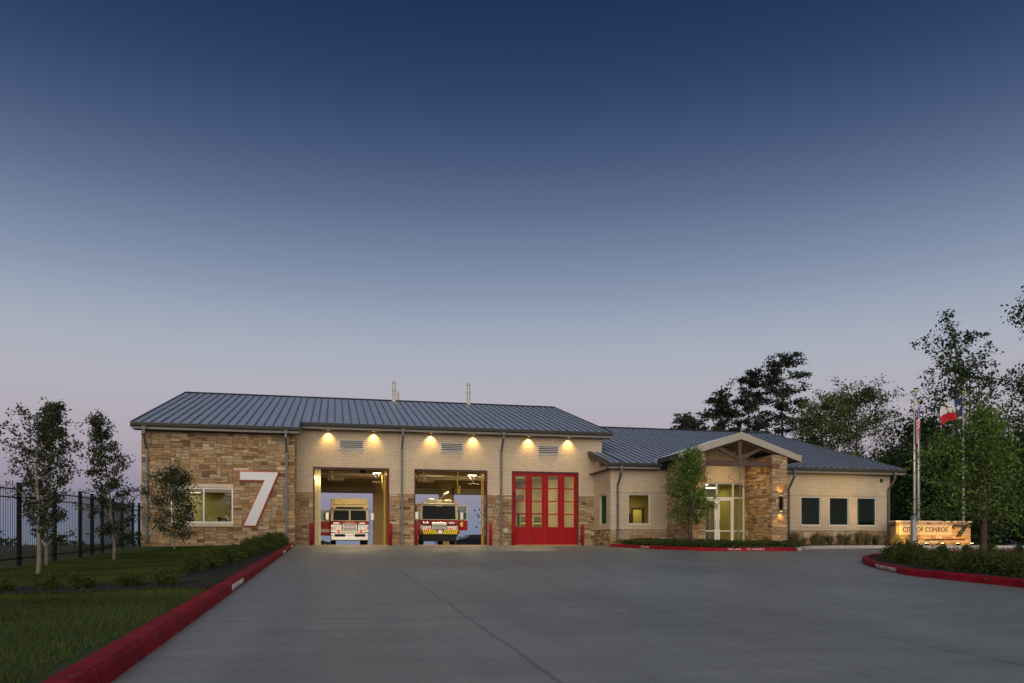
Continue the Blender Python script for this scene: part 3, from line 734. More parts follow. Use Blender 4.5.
# inner doorway through left office window: panel painted brighter to suggest a lit corridor
w = MB(); w.box(18.25, .46, 0, 18.85, .49, 2.25); w.build('lit_corridor_stand_in', mat('painted_corridor_light', (.72, .60, .22), .8), st)
w = MB(); w.box(18.15, .40, 0, 18.25, .49, 2.35); w.box(18.85, .40, 0, 18.95, .49, 2.35); w.box(18.25, .40, 2.25, 18.85, .49, 2.35); w.box(17.98, .3, 0, 18.14, .42, 2.0); w.build('inner_door_frame', TIMBER, st)
lamp('POINT', (18.5, .1, 2.1), 2.5, (1, .8, .3), .1)
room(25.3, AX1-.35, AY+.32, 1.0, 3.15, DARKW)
w = MB()
for k in range(5): w.box(32.0+.02*k, AY+.5+.06*k, 1.0, 32.25+.02*k, AY+.54+.06*k, 3.0)
for k in range(4): w.box(28.0+1.9*k, .7, .1, 28.5+1.9*k, .95, 2.2)
w.build('curtain', mat('green_curtain', (.10, .24, .15), .8), st)
lamp('POINT', (31.5, -1.2, 2.6), 7, (.6, 1, .6), .1)  # added greenish lamp without a fixture, makes the curtains show

# office roof
XO0, XO1 = 15.20, 34.70; rzz = lambda y: za(RY)-.285*(y-RY)
w = roof_slab('roof', [[(XO0, -3.6, za(-3.6)), (XR+.002, -3.6, za(-3.6)), (XR+.002, -.003, za(-.003)), (XO0, -.003, za(-.003))], [(XR+.003, -3.6, za(-3.6)), (18.45, -3.6, za(-3.6)), (18.45, RY, za(RY)), (XR+.003, RY, za(RY))], [(18.451, -2.6, za(-2.6)), (25.849, -2.6, za(-2.6)), (25.849, RY, za(RY)), (18.451, RY, za(RY))], [(25.85, -3.6, za(-3.6)), (XO1, -3.6, za(-3.6)), (XO1, RY, za(RY)), (25.85, RY, za(RY))], [(XR+.003, RY+.001, za(RY)), (XO1, RY+.001, za(RY)), (XO1, 28.5, rzz(28.5)), (XR+.003, 28.5, rzz(28.5))]], .14)
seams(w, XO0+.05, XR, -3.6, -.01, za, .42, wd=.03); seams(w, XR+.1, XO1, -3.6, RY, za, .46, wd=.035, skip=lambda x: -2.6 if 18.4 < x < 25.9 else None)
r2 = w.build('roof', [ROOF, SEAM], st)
w = MB(); w.prismx([(RY-.22, za(RY-.22)+.045), (RY+.22, rzz(RY+.22)+.045), (RY, za(RY)+.085)], XR+.01, XO1+.02); w.build('ridge_cap', RIDGEM, r2)
for x, yb, m_ in ((XO0-.05, -.003, GUT), (XO1, RY, PORCHF)): w = MB(); w.prismx([(-3.6, za(-3.6)-.26), (-3.6, za(-3.6)+.05), (yb, za(yb)+.05), (yb, za(yb)-.26)], x, x+.05); w.build('rake_trim', m_, r2)
eave(XO0, 18.38, -3.6, za(-3.6), AY, r2); eave(25.9, XO1, -3.6, za(-3.6), AY, r2)
w = MB(); w.box(XO0+.0, -3.55, za(-3.6)-.35, AX0, -.01, za(-3.6)-.32); w.build('soffit', SOFF, r2)
spout(15.95, -3.67, AY, za(-3.6)-.35, .15, -.35); spout(26.95, -3.67, AY, za(-3.6)-.35, .2, foot=False); spout(33.9, -3.67, AY, za(-3.6)-.35, .2, foot=False)

# porch
PX, PZ, PW_, PS = 22.15, 6.26, 3.75, .336; PY = -6.0
pe = PZ-PS*PW_
w = MB()
for s_ in (-1, 1):
    a = (PX, PZ); b_ = (PX+s_*PW_, pe)
    q = [(PX, PY, PZ), (PX+s_*PW_, PY, pe), (PX+s_*PW_, -2.2, pe), (PX, 2.0, PZ)]
    if s_ < 0: q = [q[1], q[0], q[3], q[2]]
    P = [Vector(p) for p in q]; w.hexa([p-Vector((0, 0, .12)) for p in P]+P)
for s_ in (-1, 1):
    n = 8
    for i in range(n+1):                       # seams down the porch slopes
        yy = PY+.05+i*(3.6/n); ysx = PX+s_*PW_
        w.hexa([(PX, yy, PZ), (ysx, yy, pe), (ysx, yy+.03, pe), (PX, yy+.03, PZ), (PX, yy, PZ+.045), (ysx, yy, pe+.045), (ysx, yy+.03, pe+.045), (PX, yy+.03, PZ+.045)])
pr = w.build('porch_roof', ROOF, st)
w = MB(); t = .40
for s_ in (-1, 1):
    w.hexa([(PX, PY-.08, PZ-t+.05), (PX+s_*PW_, PY-.08, pe-t+.12), (PX+s_*PW_, PY-.004, pe-t+.12), (PX, PY-.004, PZ-t+.05), (PX, PY-.08, PZ+.06), (PX+s_*PW_, PY-.08, pe+.06), (PX+s_*PW_, PY-.004, pe+.06), (PX, PY-.004, PZ+.06)])
w.build('gable_fascia', PORCHF, pr)
for s_ in (-1, 1):
    x = PX+s_*PW_; w = MB(); w.box(min(x, x+s_*.1), PY-.08, pe-.24, max(x, x+s_*.1), -3.3, pe+.03); w.build('gutter', GUT, pr)
w = MB()
for s_ in (-1, 1):
    w.hexa([(PX, PY+.02, PZ-.2), (PX+s_*PW_, PY+.02, pe-.2), (PX+s_*PW_, -3., pe-.2), (PX, -3., PZ-.2), (PX, PY+.02, PZ-.16), (PX+s_*PW_, PY+.02, pe-.16), (PX+s_*PW_, -3., pe-.16), (PX, -3., PZ-.16)])
w.build('porch_ceiling', SOFF, pr)
# side trims under porch (recess side)
for (a, b_) in ((19.05, 20.02), (24.07, 25.02)):
    w = MB(); w.box(a+.03, PY+.03, -.35, b_-.03, AY-.001, pe-.02); w.prism([(a+.03, pe-.02), (b_-.03, pe-.02), (b_-.03, pe+.1), (a+.03, pe+.1)], PY+.1, AY-.01); w.build('pier_core', MORTAR, st)
    w = MB(); stones(w, (a, PY+.03, -.2), (1, 0, 0), (0, -1, 0), b_-a, pe+.2, rnd, .125, .085, bright=1.1)
    stones(w, (a+.03, AY, -.2), (0, -1, 0), (-1, 0, 0), AY-PY, pe+.2, rnd, .12, .085, [12, 12, 12, 6, 12, 12, 8, 7, 5, 7, 9], bright=1.1); stones(w, (b_-.03, PY, -.2), (0, 1, 0), (1, 0, 0), AY-PY, pe+.2, rnd, .15, .1)
    w.build('stone_pier', STONE, st)
# timber truss
w = MB(); by = PY+.12; bt = .22
w.box(19.1, by, 4.42, 25.0, by+bt, 4.74, bev=.012)
w.box(PX-.11, by-.03, 4.70, PX+.11, by+bt+.03, PZ-.2, bev=.01)
for s_ in (-1, 1):
    for (xa, zA, xb, zB) in ((.05, 4.74, 1.5, 5.45), ):
        x0_, x1_ = PX+s_*xa, PX+s_*xb; h_ = .12
        w.hexa([(x0_, by+.03, zA), (x1_, by+.03, zB-.02), (x1_, by+bt-.03, zB-.02), (x0_, by+bt-.03, zA), (x0_, by+.03, zA+.2), (x1_, by+.03, zB+.16), (x1_, by+bt-.03, zB+.16), (x0_, by+bt-.03, zA+.2)])
    w.hexa([(PX, by, PZ-.42), (PX+s_*2.95, by, pe-.14), (PX+s_*2.95, by+bt, pe-.14), (PX, by+bt, PZ-.42), (PX, by, PZ-.2), (PX+s_*2.95, by, pe+.1), (PX+s_*2.95, by+bt, pe+.1), (PX, by+bt, PZ-.2)])
w.build('timber_truss', TIMBER, st)
w = MB(); w.tube([(PX+.25, -4.6, PZ-.34), (PX+.25, -4.6, PZ-.25)], .09, 12); f = w.build('porch_downlight', FASC, st)
w = MB(); w.tube([(PX+.25, -4.6, PZ-.35), (PX+.25, -4.6, PZ-.342)], .07, 12); w.build('lens', LITW, f)
lamp('SPOT', (PX+.25, -4.6, PZ-.40), 260, (1, .72, .34), .06, spot=130, blend=.8)
# storefront
w = MB(); sx0, sx1, sz0, sz1 = 20.05, 24.05, -.02, 3.72; yy = AY+.05; m_ = .07
V = [20.05, 21.15, 22.22, 23.28, 23.98]
for v in V: w.box(v, yy, sz0, v+m_, yy+.12, sz1)
for z in (sz0, 2.80, sz1-m_): w.box(sx0, yy+.003, z, sx1, yy+.117, z+m_)
w.box(23.35, yy+.003, .82, 23.98, yy+.117, .88); w.box(20.12, yy+.003, .82, 21.15, yy+.117, .88)
sf = w.build('storefront', ALU, st)
w = MB(); w.quad((sx0, yy+.06, sz0), (sx1, yy+.06, sz0), (sx1, yy+.06, sz1), (sx0, yy+.06, sz1)); w.build('pane', GLASS, sf)
for a, b_ in ((21.22, 22.22), (22.29, 23.28)):
    w = MB(); y0_ = yy-.03
    w.box(a, y0_, .0, a+.14, yy-.002, 2.79); w.box(b_-.14, y0_, .0, b_, yy-.002, 2.79); w.box(a+.14, y0_, .0, b_-.14, yy-.002, .25); w.box(a+.14, y0_, 2.66, b_-.14, yy-.002, 2.79); w.box(a+.14, y0_, .82, b_-.14, yy-.002, .88)
    f = w.build('entrance_door', ALU, st)
    w = MB(); hx = b_-.09 if a < 22 else a+.09; w.tube([(hx, y0_-.01, 1.0), (hx, y0_-.07, 1.0), (hx, y0_-.07, 1.5), (hx, y0_-.01, 1.5)], .014, 6); w.build('handle', BOLT, f)
room(20.0, 24.6, AY+.32, 2.6, 3.75, INTO, .0); troffer(21.6, -1.6, 3.72, 22, (1, .86, .42), 1.3, .35); troffer(23.4, .8, 3.72, 14, (1, .86, .42))
w = MB(); w.box(23.55, 2.2, 0, 24.3, 2.55, 2.3); w.box(22.1, 1.3, 0, 23.3, 1.9, 1.05, bev=.02); w.build('lobby_furniture', TIMBER, st)
w = MB(); w.box(21.27, -2.2, 3.36, 21.62, -2.15, 3.56); f = w.build('exit_sign', ALU, st)
text('EXIT', .17, EXITM, f, (21.445, -2.206, 3.46), (1, 0, 0), (0, 0, 1), .003, 'exit_lettering')
lamp('POINT', (21.45, -2.3, 3.46), .6, (1, .08, .04), .05)
# pier sconces
for x in (19.52, 24.56):
    w = MB(); w.box(x-.06, PY-.08, 2.2, x+.06, PY-.03, 2.45); w.tube([(x, PY-.14, 1.92), (x, PY-.14, 2.76)], .085, 14); f = w.build('wall_sconce', BLACK, st)
    w = MB(); w.tube([(x, PY-.14, 1.905), (x, PY-.14, 1.918)], .07, 12); w.tube([(x, PY-.14, 2.762), (x, PY-.14, 2.772)], .07, 12); w.build('lens', LITS, f)
    lamp('SPOT', (x, PY-.15, 1.88), 40, (1, .55, .14), .03, spot=95, blend=.9); lamp('SPOT', (x, PY-.15, 2.80), 40, (1, .55, .14), .03, rot=(pi, 0, 0), spot=95, blend=.9)
# small fixture box at far right under eave
w = MB(); w.box(33.35, AY-.12, 3.95, 33.5, AY-.001, 4.15, bev=.01); w.build('alarm_box', GUT, st)
# roof stacks
for (x, y, z0_, z1_, r_) in ((4.21, 12.0, 10.15, 12.0, .11), (9.73, 12.0, 10.15, 12.1, .11), (4.55, 12.6, 10.3, 11.3, .06)):
    w = MB(); w.tube([(x, y, z0_), (x, y, z0_+.5)], r_*1.5, 12); w.tube([(x, y, z0_+.5), (x, y, z1_-.15)], r_, 12); w.tube([(x, y, z0_+(z1_-z0_)*.62), (x, y, z0_+(z1_-z0_)*.7)], r_*1.45, 12)
    w.tube([(x, y, z1_-.15), (x, y, z1_-.02)], r_*1.3, 12); w.tube([(x, y, z1_-.02), (x, y, z1_+.05)], [r_*1.3, .02], 12)
    w.build('vent_stack', mat('weathered_galvanised', (.50, .46, .36), .45, .4, noise=(6, .2)), r1)

# ------------------------------------------------------------------ office things seen through the wing window
ch = empty('office_chair', (-7.75, -.9, 0), 'dark high backed office chair behind the left pane of the stone wing window', 'chair')
w = MB(); w.box(-8.02, -1.15, .45, -7.48, -.65, .56, bev=.03); w.build('seat', BLACK, ch)
w = MB(); w.box(-8.0, -.68, .75, -7.5, -.58, 1.75, bev=.04); w.box(-7.9, -.68, 1.8, -7.6, -.6, 2.15, bev=.03); w.tube([(-7.75, -.62, 1.7), (-7.75, -.62, 1.85)], .04, 8); w.build('backrest', BLACK, ch)
w = MB(); w.tube([(-7.75, -.9, .05), (-7.75, -.9, .45)], .03, 8)
for k in range(5):
    a = 2*pi*k/5; w.tube([(-7.75, -.9, .09), (-7.75+.3*cos(a), -.9+.3*sin(a), .05)], .02, 6)
w.build('base', BLACK, ch)
dk = empty('desk', (-6.2, -.5, 0), 'dark wooden desk under the right pane of the stone wing window', 'desk')
w = MB(); w.box(-6.9, -.9, 1.02, -5.5, -.1, 1.06, bev=.008); w.build('desk_top', TIMBER, dk)
for x in (-6.85, -5.6): w = MB(); w.box(x, -.85, 0, x+.05, -.15, 1.02); w.build('leg', TIMBER, dk)
mo = empty('desk_telephone', (-6.0, -.6, 1.06), 'black desk telephone at the lower edge of the stone wing window', 'telephone')
w = MB(); w.hexa([(-6.3, -.72, 1.061), (-5.72, -.72, 1.061), (-5.72, -.42, 1.061), (-6.3, -.42, 1.061), (-6.2, -.66, 1.38), (-5.85, -.66, 1.38), (-5.8, -.45, 1.46), (-6.22, -.45, 1.46)]); w.build('body', BLACK, mo)
w = MB(); w.box(-6.28, -.66, 1.40, -6.1, -.46, 1.50, bev=.02); w.build('handset', BLACK, mo)

gr_ = empty('gear_rack', (12.4, 7, 0), 'dark turnout gear rack behind the glass of the closed red folding door', 'rack')
w = MB()
for x in (10.6, 11.5, 12.4, 13.3, 14.2): w.box(x-.03, 6.8, 0, x+.03, 7.3, 2.2)
w.box(10.6, 6.8, 2.2, 14.2, 7.3, 2.24); w.box(10.6, 6.8, .1, 14.2, 7.3, .14); w.build('frame', BLACK, gr_)
for k, x in enumerate((11.0, 11.9, 12.85, 13.75)):
    w = MB(); w.hexa([(x-.33, 6.85, .85), (x+.33, 6.85, .85), (x+.30, 7.15, .85), (x-.30, 7.15, .85), (x-.22, 6.9, 2.0), (x+.22, 6.9, 2.0), (x+.2, 7.1, 2.0), (x-.2, 7.1, 2.0)]); c_ = w.build('coat', mat('turnout_cloth', (.10, .075, .04), .9), gr_)
    w = MB(); w.box(x-.33, 6.83, 1.1, x+.33, 6.846, 1.16); w.box(x-.29, 6.855, 1.5, x+.29, 6.868, 1.56); w.build('reflective_band', YEL, c_)
w = MB(); w.tube([(10.75, 3.2, 6.2), (10.75, 3.2, 2.3), (10.95, 3.2, 2.2)], .05, 8); w.tube([(10.75, 3.2, 3.6), (11.3, 3.2, 3.6)], .04, 6); w.build('drop_pipe', BLACK, st)
w = MB(); w.box(11.9, 9, 3.2, 13.3, 9.6, 4.1, bev=.05); w.tube([(12.6, 9.3, 4.1), (12.6, 9.3, 6.2)], .12, 8); w.build('exhaust_fan', DUCT, st)
# ------------------------------------------------------------------ bollards
bw = MB(); bw.tube([(0, 0, -.05), (0, 0, 1.22), (0, 0, 1.27), (0, 0, 1.29)], [.09, .09, .065, .01], 16)
names = ['beside the left jamb of the open left bay', 'between the left bay opening and the first downspout', 'beside the left jamb of the open middle bay', 'just right of the open middle bay', 'at the left edge of the closed red folding door', 'just right of the closed red folding door']
b0 = None
for i, x in enumerate((-1.30, 3.12, 4.62, 9.02, 10.42, 14.72)):
    loc = (x, -.22, 0)
    if i == 0:
        b0 = bw.build('bollard', RED, None, (0, 0, 0), True); b0.location = loc; tag(b0, 'red steel bollard '+names[0], 'bollard', 'red bollards guarding the bay doors'); o = b0
    else: o = dup(b0, loc, label='red steel bollard '+names[i])

# ------------------------------------------------------------------ fire engines
def wheel(par, x, y, r=.52, wdt=.3):
    w = MB(); s_ = 1 if x > WL[par.name][0] else -1
    w.tube([(x-wdt/2, y, r), (x-wdt/2+.04, y, r), (x+wdt/2-.04, y, r), (x+wdt/2, y, r)], [r*.9, r, r, r*.9], 20); o = w.build('wheel', BLKR, par)
    w = MB(); w.tube([(x+s_*wdt/2, y, r), (x+s_*(wdt/2+.03), y, r)], r*.5, 16); w.build('rim', CHROME, o)
def engine(x, y, label, kind):
    t = empty('fire_engine', (x, y, 0), label, 'fire engine', 'fire engines parked in the bays')
    B = lambda x0, y0, z0_, x1, y1, z1_, bev=0, w=None: (w or MB()).box(x+x0, y+y0, z0_, x+x1, y+y1, z1_, bev=bev)
    hw = 1.2; ws0, ws1 = (1.56, 2.30) if kind == 1 else (1.60, 2.56); top = 3.05 if kind == 1 else 2.74
    # cab: lower red, upper white ; slight rake of windshield
    w = MB(); B(-hw, 0, .62 if kind == 1 else .985, hw, 2.6, ws0, .05, w); w.build('cab_lower', FTRED, t)
    w = MB()
    w.hexa([(x-hw, y+.02, ws0+.001), (x+hw, y+.02, ws0+.001), (x+hw, y+2.6, ws0+.001), (x-hw, y+2.6, ws0+.001), (x-hw+.05, y+.14, ws1), (x+hw-.05, y+.14, ws1), (x+hw-.05, y+2.6, ws1), (x-hw+.05, y+2.6, ws1)])
    B(-hw-.02, .08, ws1, hw+.02, 2.7, ws1+(.3 if kind == 1 else .12), .04, w)
    if kind == 1: B(-hw+.0, .35, ws1+.28, hw-.0, 2.7, top, .06, w)
    w.build('cab_upper', FTWHT, t)
    for (a, b_) in (((-1.04, -.05), (.05, 1.04)) if kind == 1 else ((-1.05, 1.05),)):
        w = MB(); w.hexa([(x+a, y+.0, ws0+.06), (x+b_, y+.0, ws0+.06), (x+b_, y+.05, ws0+.06), (x+a, y+.05, ws0+.06), (x+a*.98, y+.10, ws1-.06), (x+b_*.98, y+.10, ws1-.06), (x+b_*.98, y+.16, ws1-.06), (x+a*.98, y+.16, ws1-.06)])
        w.build('windshield', TRGL, t)
    for sx in (-.6, .5): w = MB(); w.tube([(x+sx, y-.015, ws0+.06), (x+sx+.25, y+.04, ws0+.42)], .012, 5); w.build('wiper', BLACK, t)
    w = MB(); B(-1.19, -.035, .82, 1.19, 0, 1.34 if kind == 1 else 1.26, .02, w); w.build('front_panel', CHROME, t)
    w = MB(); B(-.46, -.09, .84, .46, -.036, 1.42 if kind == 1 else 1.50, .03, w); gr = w.build('grille', CHROME, t)
    w = MB()
    for k in range(6): B(-.40, -.10, .90+.085*k, .40, -.091, .945+.085*k, 0, w)
    w.build('grille_bar', BLACK, gr)
    for s_ in (-1, 1):
        w = MB(); a, b_ = (.52, 1.1) if s_ > 0 else (-1.1, -.52); B(a, -.06, .98, b_, -.036, 1.22, .01, w); B(a+.05, -.06, 1.36, b_-.12, 0, 1.48, .02, w); hb = w.build('headlight_bezel', CHROME, t)
        for c in (.2, .42): w = MB(); cx_ = x+s_*(.5+c); w.tube([(cx_, y-.061, 1.10), (cx_, y-.075, 1.10)], .085, 12); w.build('headlight', LENS, hb)
        w = MB(); B(s_*1.1-.045, -.075, 1.0, s_*1.1+.045, -.061, 1.2, 0, w); w.build('turn_signal', AMBER, t)
        # mirror
        w = MB(); w.tube([(x+s_*1.17, y+.1, 2.2), (x+s_*1.42, y-.1, 2.15), (x+s_*1.42, y-.1, 1.6)], .02, 6); B(s_*1.42-.11, -.16, 1.62, s_*1.42+.11, -.08, 2.1, .02, w); w.build('mirror', CHROME, t)
    if kind == 1:
        w = MB(); B(-1.22, -.45, .30, 1.22, 0, .82, .06, w); bp_ = w.build('bumper', CHROME, t)
        w = MB(); B(-.95, -.462, .55, -.3, -.45, .72, 0, w); B(.3, -.462, .55, .95, -.45, .72, 0, w); w.build('bumper_inset', BLACK, bp_)
        w = MB(); B(-.9, -.3, .82, .9, -.05, .87, 0, w); w.build('bumper_deck', CHROME, t)
        w = MB(); B(-.85, .04, ws1+.06, .85, .09, ws1+.17, .01, w); w.build('marker_strip', BLACK, t)
        w = MB(); B(-1.0, .30, ws1+.34, 1.0, .5, top-.06, .02, w); w.build('light_bar', mat('amber_light_bar', (.55, .40, .16), .3, noise=(9, .3)), t)
        text('CONROE', .13, GOLD, t, (x, y-.006, 1.46), (1, 0, 0), (0, 0, 1), .003, 'gold_lettering')
    else:
        w = MB(); B(-1.22, -.5, .70, 1.22, 0, .98, .0, w); bp_ = w.build('bumper', FTRED, t)
        n = 8
        for s_ in (-1, 1):
            w = MB()
            for k in range(n):
                a = s_*(.17+.128*k); b_ = a+s_*.08
                if abs(b_)+.09 > 1.19: continue
                w.hexa([(x+a, y-.512, .70), (x+b_, y-.512, .70), (x+b_, y-.501, .70), (x+a, y-.501, .70), (x+a+s_*.10, y-.512, .98), (x+b_+s_*.10, y-.512, .98), (x+b_+s_*.10, y-.501, .98), (x+a+s_*.10, y-.501, .98)])
            w.build('chevron', YEL, bp_)
        w = MB(); B(-.14, -.53, .72, .14, -.513, .96, 0, w); w.build('bumper_plate', CHROME, bp_)
        w = MB(); B(-1.05, -.38, .25, 1.05, .2, .69, .02, w); w.build('undercarriage', BLKR, t)
        w = MB(); B(-.6, -.12, 1.28, .6, -.0, 1.56, .05, w); w.build('hood_panel', FTRED, t); w = MB(); B(-.48, -.14, 1.30, .48, -.121, 1.44, .01, w); w.build('hood_trim', CHROME, t); w = MB(); B(-.2, .06, ws1-.1, .2, .13, ws1-.02, .01, w); w.build('roof_lamp', FTWHT, t)
        w = MB(); B(-.75, .15, ws1+.13, -.2, .5, ws1+.42, .08, w); B(-.15, .2, ws1+.13, .25, .5, ws1+.3, .03, w); B(.3, .15, ws1+.13, .85, .5, ws1+.36, .08, w); w.build('light_bar', mat('beige_light_bar', (.60, .52, .34), .3), t)
        w = MB(); w.tube([(x+.1, y+1., 2.85), (x+.4, y+.6, 3.25), (x+.7, y+.6, 3.4)], .07, 8); w.build('deck_monitor', CHROME, t)
    w = MB()
    for s_ in (-1, 1):
        B(min(s_*.5, s_*1.16), -.058, .955, max(s_*.5, s_*1.16), -.037, .975, 0, w) if False else None
    for c in (-.49, .49): w = MB(); B(c-.02, -.05, .84, c+.02, -.036, 1.33, 0, w); w.build('panel_seam', BLACK, t)
    for s_ in (-1, 1):
        w = MB(); a_, b2 = sorted((s_*.56, s_*1.04)); B(a_, -.078, 1.215, b2, -.0755, 1.235, 0, w); B(a_, -.078, .965, b2, -.0755, .985, 0, w); w.build('bezel_trim', BLACK, t)
        w = MB(); a_, b2 = sorted((s_*.62, s_*.78)); B(a_, -.47 if kind == 1 else -.53, .84 if kind == 1 else 1.0, b2, -.36, .96 if kind == 1 else 1.1, .02, w); w.build('warning_light', REDL, t)
        w = MB(); a_, b2 = sorted((s_*1.0, s_*1.14)); B(a_, .0 if kind == 1 else .01, ws1+.08, b2, .07, ws1+.2, .02, w); w.build('marker_light', AMBER, t)
        w = MB(); w.tube([(x+s_*1.21, y+.25, 1.0), (x+s_*1.25, y+.25, 1.1), (x+s_*1.25, y+.25, 2.0), (x+s_*1.21, y+.25, 2.1)], .018, 6); w.build('grab_rail', CHROME, t)
    w = MB(); B(-1.2, -.455 if kind == 1 else .0, .60 if kind == 1 else 1.27, 1.2, -.449 if kind == 1 else .0 -.037, .625 if kind == 1 else 1.29, 0, w); w.build('trim_line', BLACK, t)
    # body
    w = MB(); B(-1.22, 2.75, .6, 1.22, 9.0, 2.75 if kind == 2 else 2.9, .05, w); w.build('body', FTRED, t)
    for yy in (3.2, 4.6, 6.6):
        for s_ in (-1, 1): w = MB(); B(s_*1.23-.012, yy, .9, s_*1.23+.012, yy+1.2, 2.3, 0, w); w.build('roller_shutter', BOLT, t)
    for yy in (1.3, 7.2):
        for s_ in (-1, 1): wheel(t, x+s_*1.02, y+yy)
    # open door
    s_ = -1 if kind == 1 else 1
    dw = .95 if kind == 1 else .68; ang = radians(8 if kind == 1 else 22)
    dx, dy = s_*cos(ang), sin(ang)*(-1); hx, hy = x+s_*1.2, y+.35
    def dpc(w, a, b_, z0_, z1_, t0=0, t1=.06):
        w.hexa([(hx+dx*a, hy+dy*a+t0, z0_), (hx+dx*b_, hy+dy*b_+t0, z0_), (hx+dx*b_, hy+dy*b_+t1, z0_), (hx+dx*a, hy+dy*a+t1, z0_), (hx+dx*a, hy+dy*a+t0, z1_), (hx+dx*b_, hy+dy*b_+t0, z1_), (hx+dx*b_, hy+dy*b_+t1, z1_), (hx+dx*a, hy+dy*a+t1, z1_)])
    w = MB(); dpc(w, 0, dw, 1.05 if kind == 1 else .95, ws0-.02)
    if kind == 1: dpc(w, 0, dw*.75, .62, .85)
    d_ = w.build('cab_door', FTRED, t)
    w = MB(); dpc(w, 0, .07, ws0-.02, ws1); dpc(w, dw-.07, dw, ws0-.02, ws1); dpc(w, .07, dw-.07, ws1-.06, ws1); dpc(w, .07, dw-.07, ws0-.02, ws0+.05); w.build('door_window_frame', FTWHT, d_)
    w = MB(); dpc(w, .07, dw-.07, ws0+.05, ws1-.06, .02, .035); w.build('door_window', TEAL, d_)
    if kind == 1: w = MB(); dpc(w, 0, dw, .85, 1.05, -.01, .07); w.build('door_stripe', FTWHT, d_)
    else:
        w = MB(); c = Vector((hx+dx*.34, hy+dy*.34-.012, 1.35)); w.tube([c, c+Vector((0, .01, 0))], .17, 8); w.build('door_emblem', GOLD, d_)
    return t
engine(.93, 5.6, 'red fire engine with white roof, split windshield and open door in the left bay', 1)
engine(6.42, 3.4, 'red fire engine with yellow chevron bumper and wide windshield in the middle bay', 2)

# ------------------------------------------------------------------ car behind
def car(x, y, z, rz, label, paint):
    t = empty('parked_car', (x, y, z), label, 'car'); t.rotation_euler[2] = rz
    L_ = 4.6; side = [(-2.3, .35), (-2.28, .75), (-1.9, .92), (-1.25, .98), (-.62, 1.38), (.75, 1.42), (1.55, 1.02), (2.15, .95), (2.3, .70), (2.3, .35), (1.85, .28), (-1.85, .28)]
    w = MB(); n = len(side); ws_ = [.80, .86, .88]
    P = [(x+a, y-.88 if b_ < 1.05 else y-.68, z+b_) for a, b_ in side]+[(x+a, y+.88 if b_ < 1.05 else y+.68, z+b_) for a, b_ in side]
    w.v = P
    for q in geometry.tessellate_polygon([[Vector((a, b_, 0)) for a, b_ in side]]): w.face(q); w.face([i+n for i in reversed(q)])
    for i in range(n): j = (i+1) % n; w.face((i, i+n, j+n, j))
    w.build('body', paint, t)
    for s_ in (-1, 1):
        w = MB(); yy = y+s_*.80
        w.hexa([(x-1.12, y+s_*.86, z+1.0), (x+1.35, y+s_*.86, z+1.0), (x+1.35, y+s_*.78, z+1.0), (x-1.12, y+s_*.78, z+1.0), (x-.60, y+s_*.70, z+1.34), (x+.78, y+s_*.70, z+1.36), (x+.78, y+s_*.62, z+1.36), (x-.60, y+s_*.62, z+1.34)]); w.build('side_window', TRGL, t)
        for xx in (-1.4, 1.4):
            w = MB(); w.tube([(x+xx, y+s_*.68, z+.33), (x+xx, y+s_*.90, z+.33)], .33, 18); o = w.build('wheel', BLKR, t)
            w = MB(); w.tube([(x+xx, y+s_*.90, z+.33), (x+xx, y+s_*.915, z+.33)], .19, 12); w.build('rim', CHROME, o)
    w = MB(); w.box(x-2.31, y-.75, z+.62, x-2.27, y-.45, z+.76); w.box(x-2.31, y+.45, z+.62, x-2.27, y+.75, z+.76); w.build('headlight', LENS, t)
    return t
CARP = mat('dark_car_paint', (.05, .055, .08), .2, .3)
car(14.6, 38, H(0, 38), radians(12), 'dark sedan in the rear lot seen through the middle bay', CARP)

# ------------------------------------------------------------------ sign
SY = -4.6; SX0, SX1 = 33.2, 38.55; sg0, sg1 = -.10, 1.50
sg = empty('monument_sign', (35.9, SY, 0), 'floodlit long stone sign wall reading city of conroe with a dark seven', 'sign')
w = MB(); w.box(SX0, SY, sg0-.1, SX1, SY+.42, sg1-.10); w.build('sign_core', MORTAR, sg)
w = MB(); pwf = [10, 14, 12, 12, 6, 10, 14, 5, 3, 6, 8]
pnl = (33.42, 37.15, .62, 1.26)
for (x0, x1, z0_, z1_) in ((SX0, pnl[0], sg0, sg1-.1), (pnl[1], SX1, sg0, sg1-.1), (pnl[0], pnl[1], sg0, pnl[2]), (pnl[0], pnl[1], pnl[3], sg1-.1)): stones(w, (x0, SY, z0_), (1, 0, 0), (0, -1, 0), x1-x0, z1_-z0_, rnd, .16, .1, pwf, 1.1)
stones(w, (SX0, SY+.42, sg0), (0, -1, 0), (-1, 0, 0), .42, 1.5, rnd); w.build('stone_veneer', STONE, sg)
w = MB(); w.box(SX0-.06, SY-.08, sg1-.10, SX1+.06, SY+.5, sg1, bev=.012); w.build('coping', BRICK_SMOOTH, sg)
w = MB(); w.box(pnl[0], SY-.05, pnl[2], pnl[1], SY-.002, pnl[3], bev=.006); w.build('name_panel', SIGNST, sg)
text('CITY OF CONROE', .42, DKLET, sg, ((pnl[0]+pnl[1])/2-.02, SY-.056, .94), (1, 0, 0), (0, 0, 1), .008, 'sign_lettering', squash=.93)
w = MB(); ox, oz, k = 37.32, .50, .86
w.prism([(ox+(a+4.92)*.36*k/.6, oz+(b_-1.03)*.235*k/.7*.92) for a, b_ in P7], SY-.11, SY-.055); w.build('sign_numeral', DKLET, sg)
w = MB(); w.box(35.2, SY-.07, .30, 38.1, SY-.052, .39); w.build('sign_bar', DKLET, sg)
text('FIRE STATION', .22, WHITE, sg, (35.35, SY-.06, .17), (1, 0, 0), (0, 0, 1), .008, 'sign_lettering', squash=1.05)
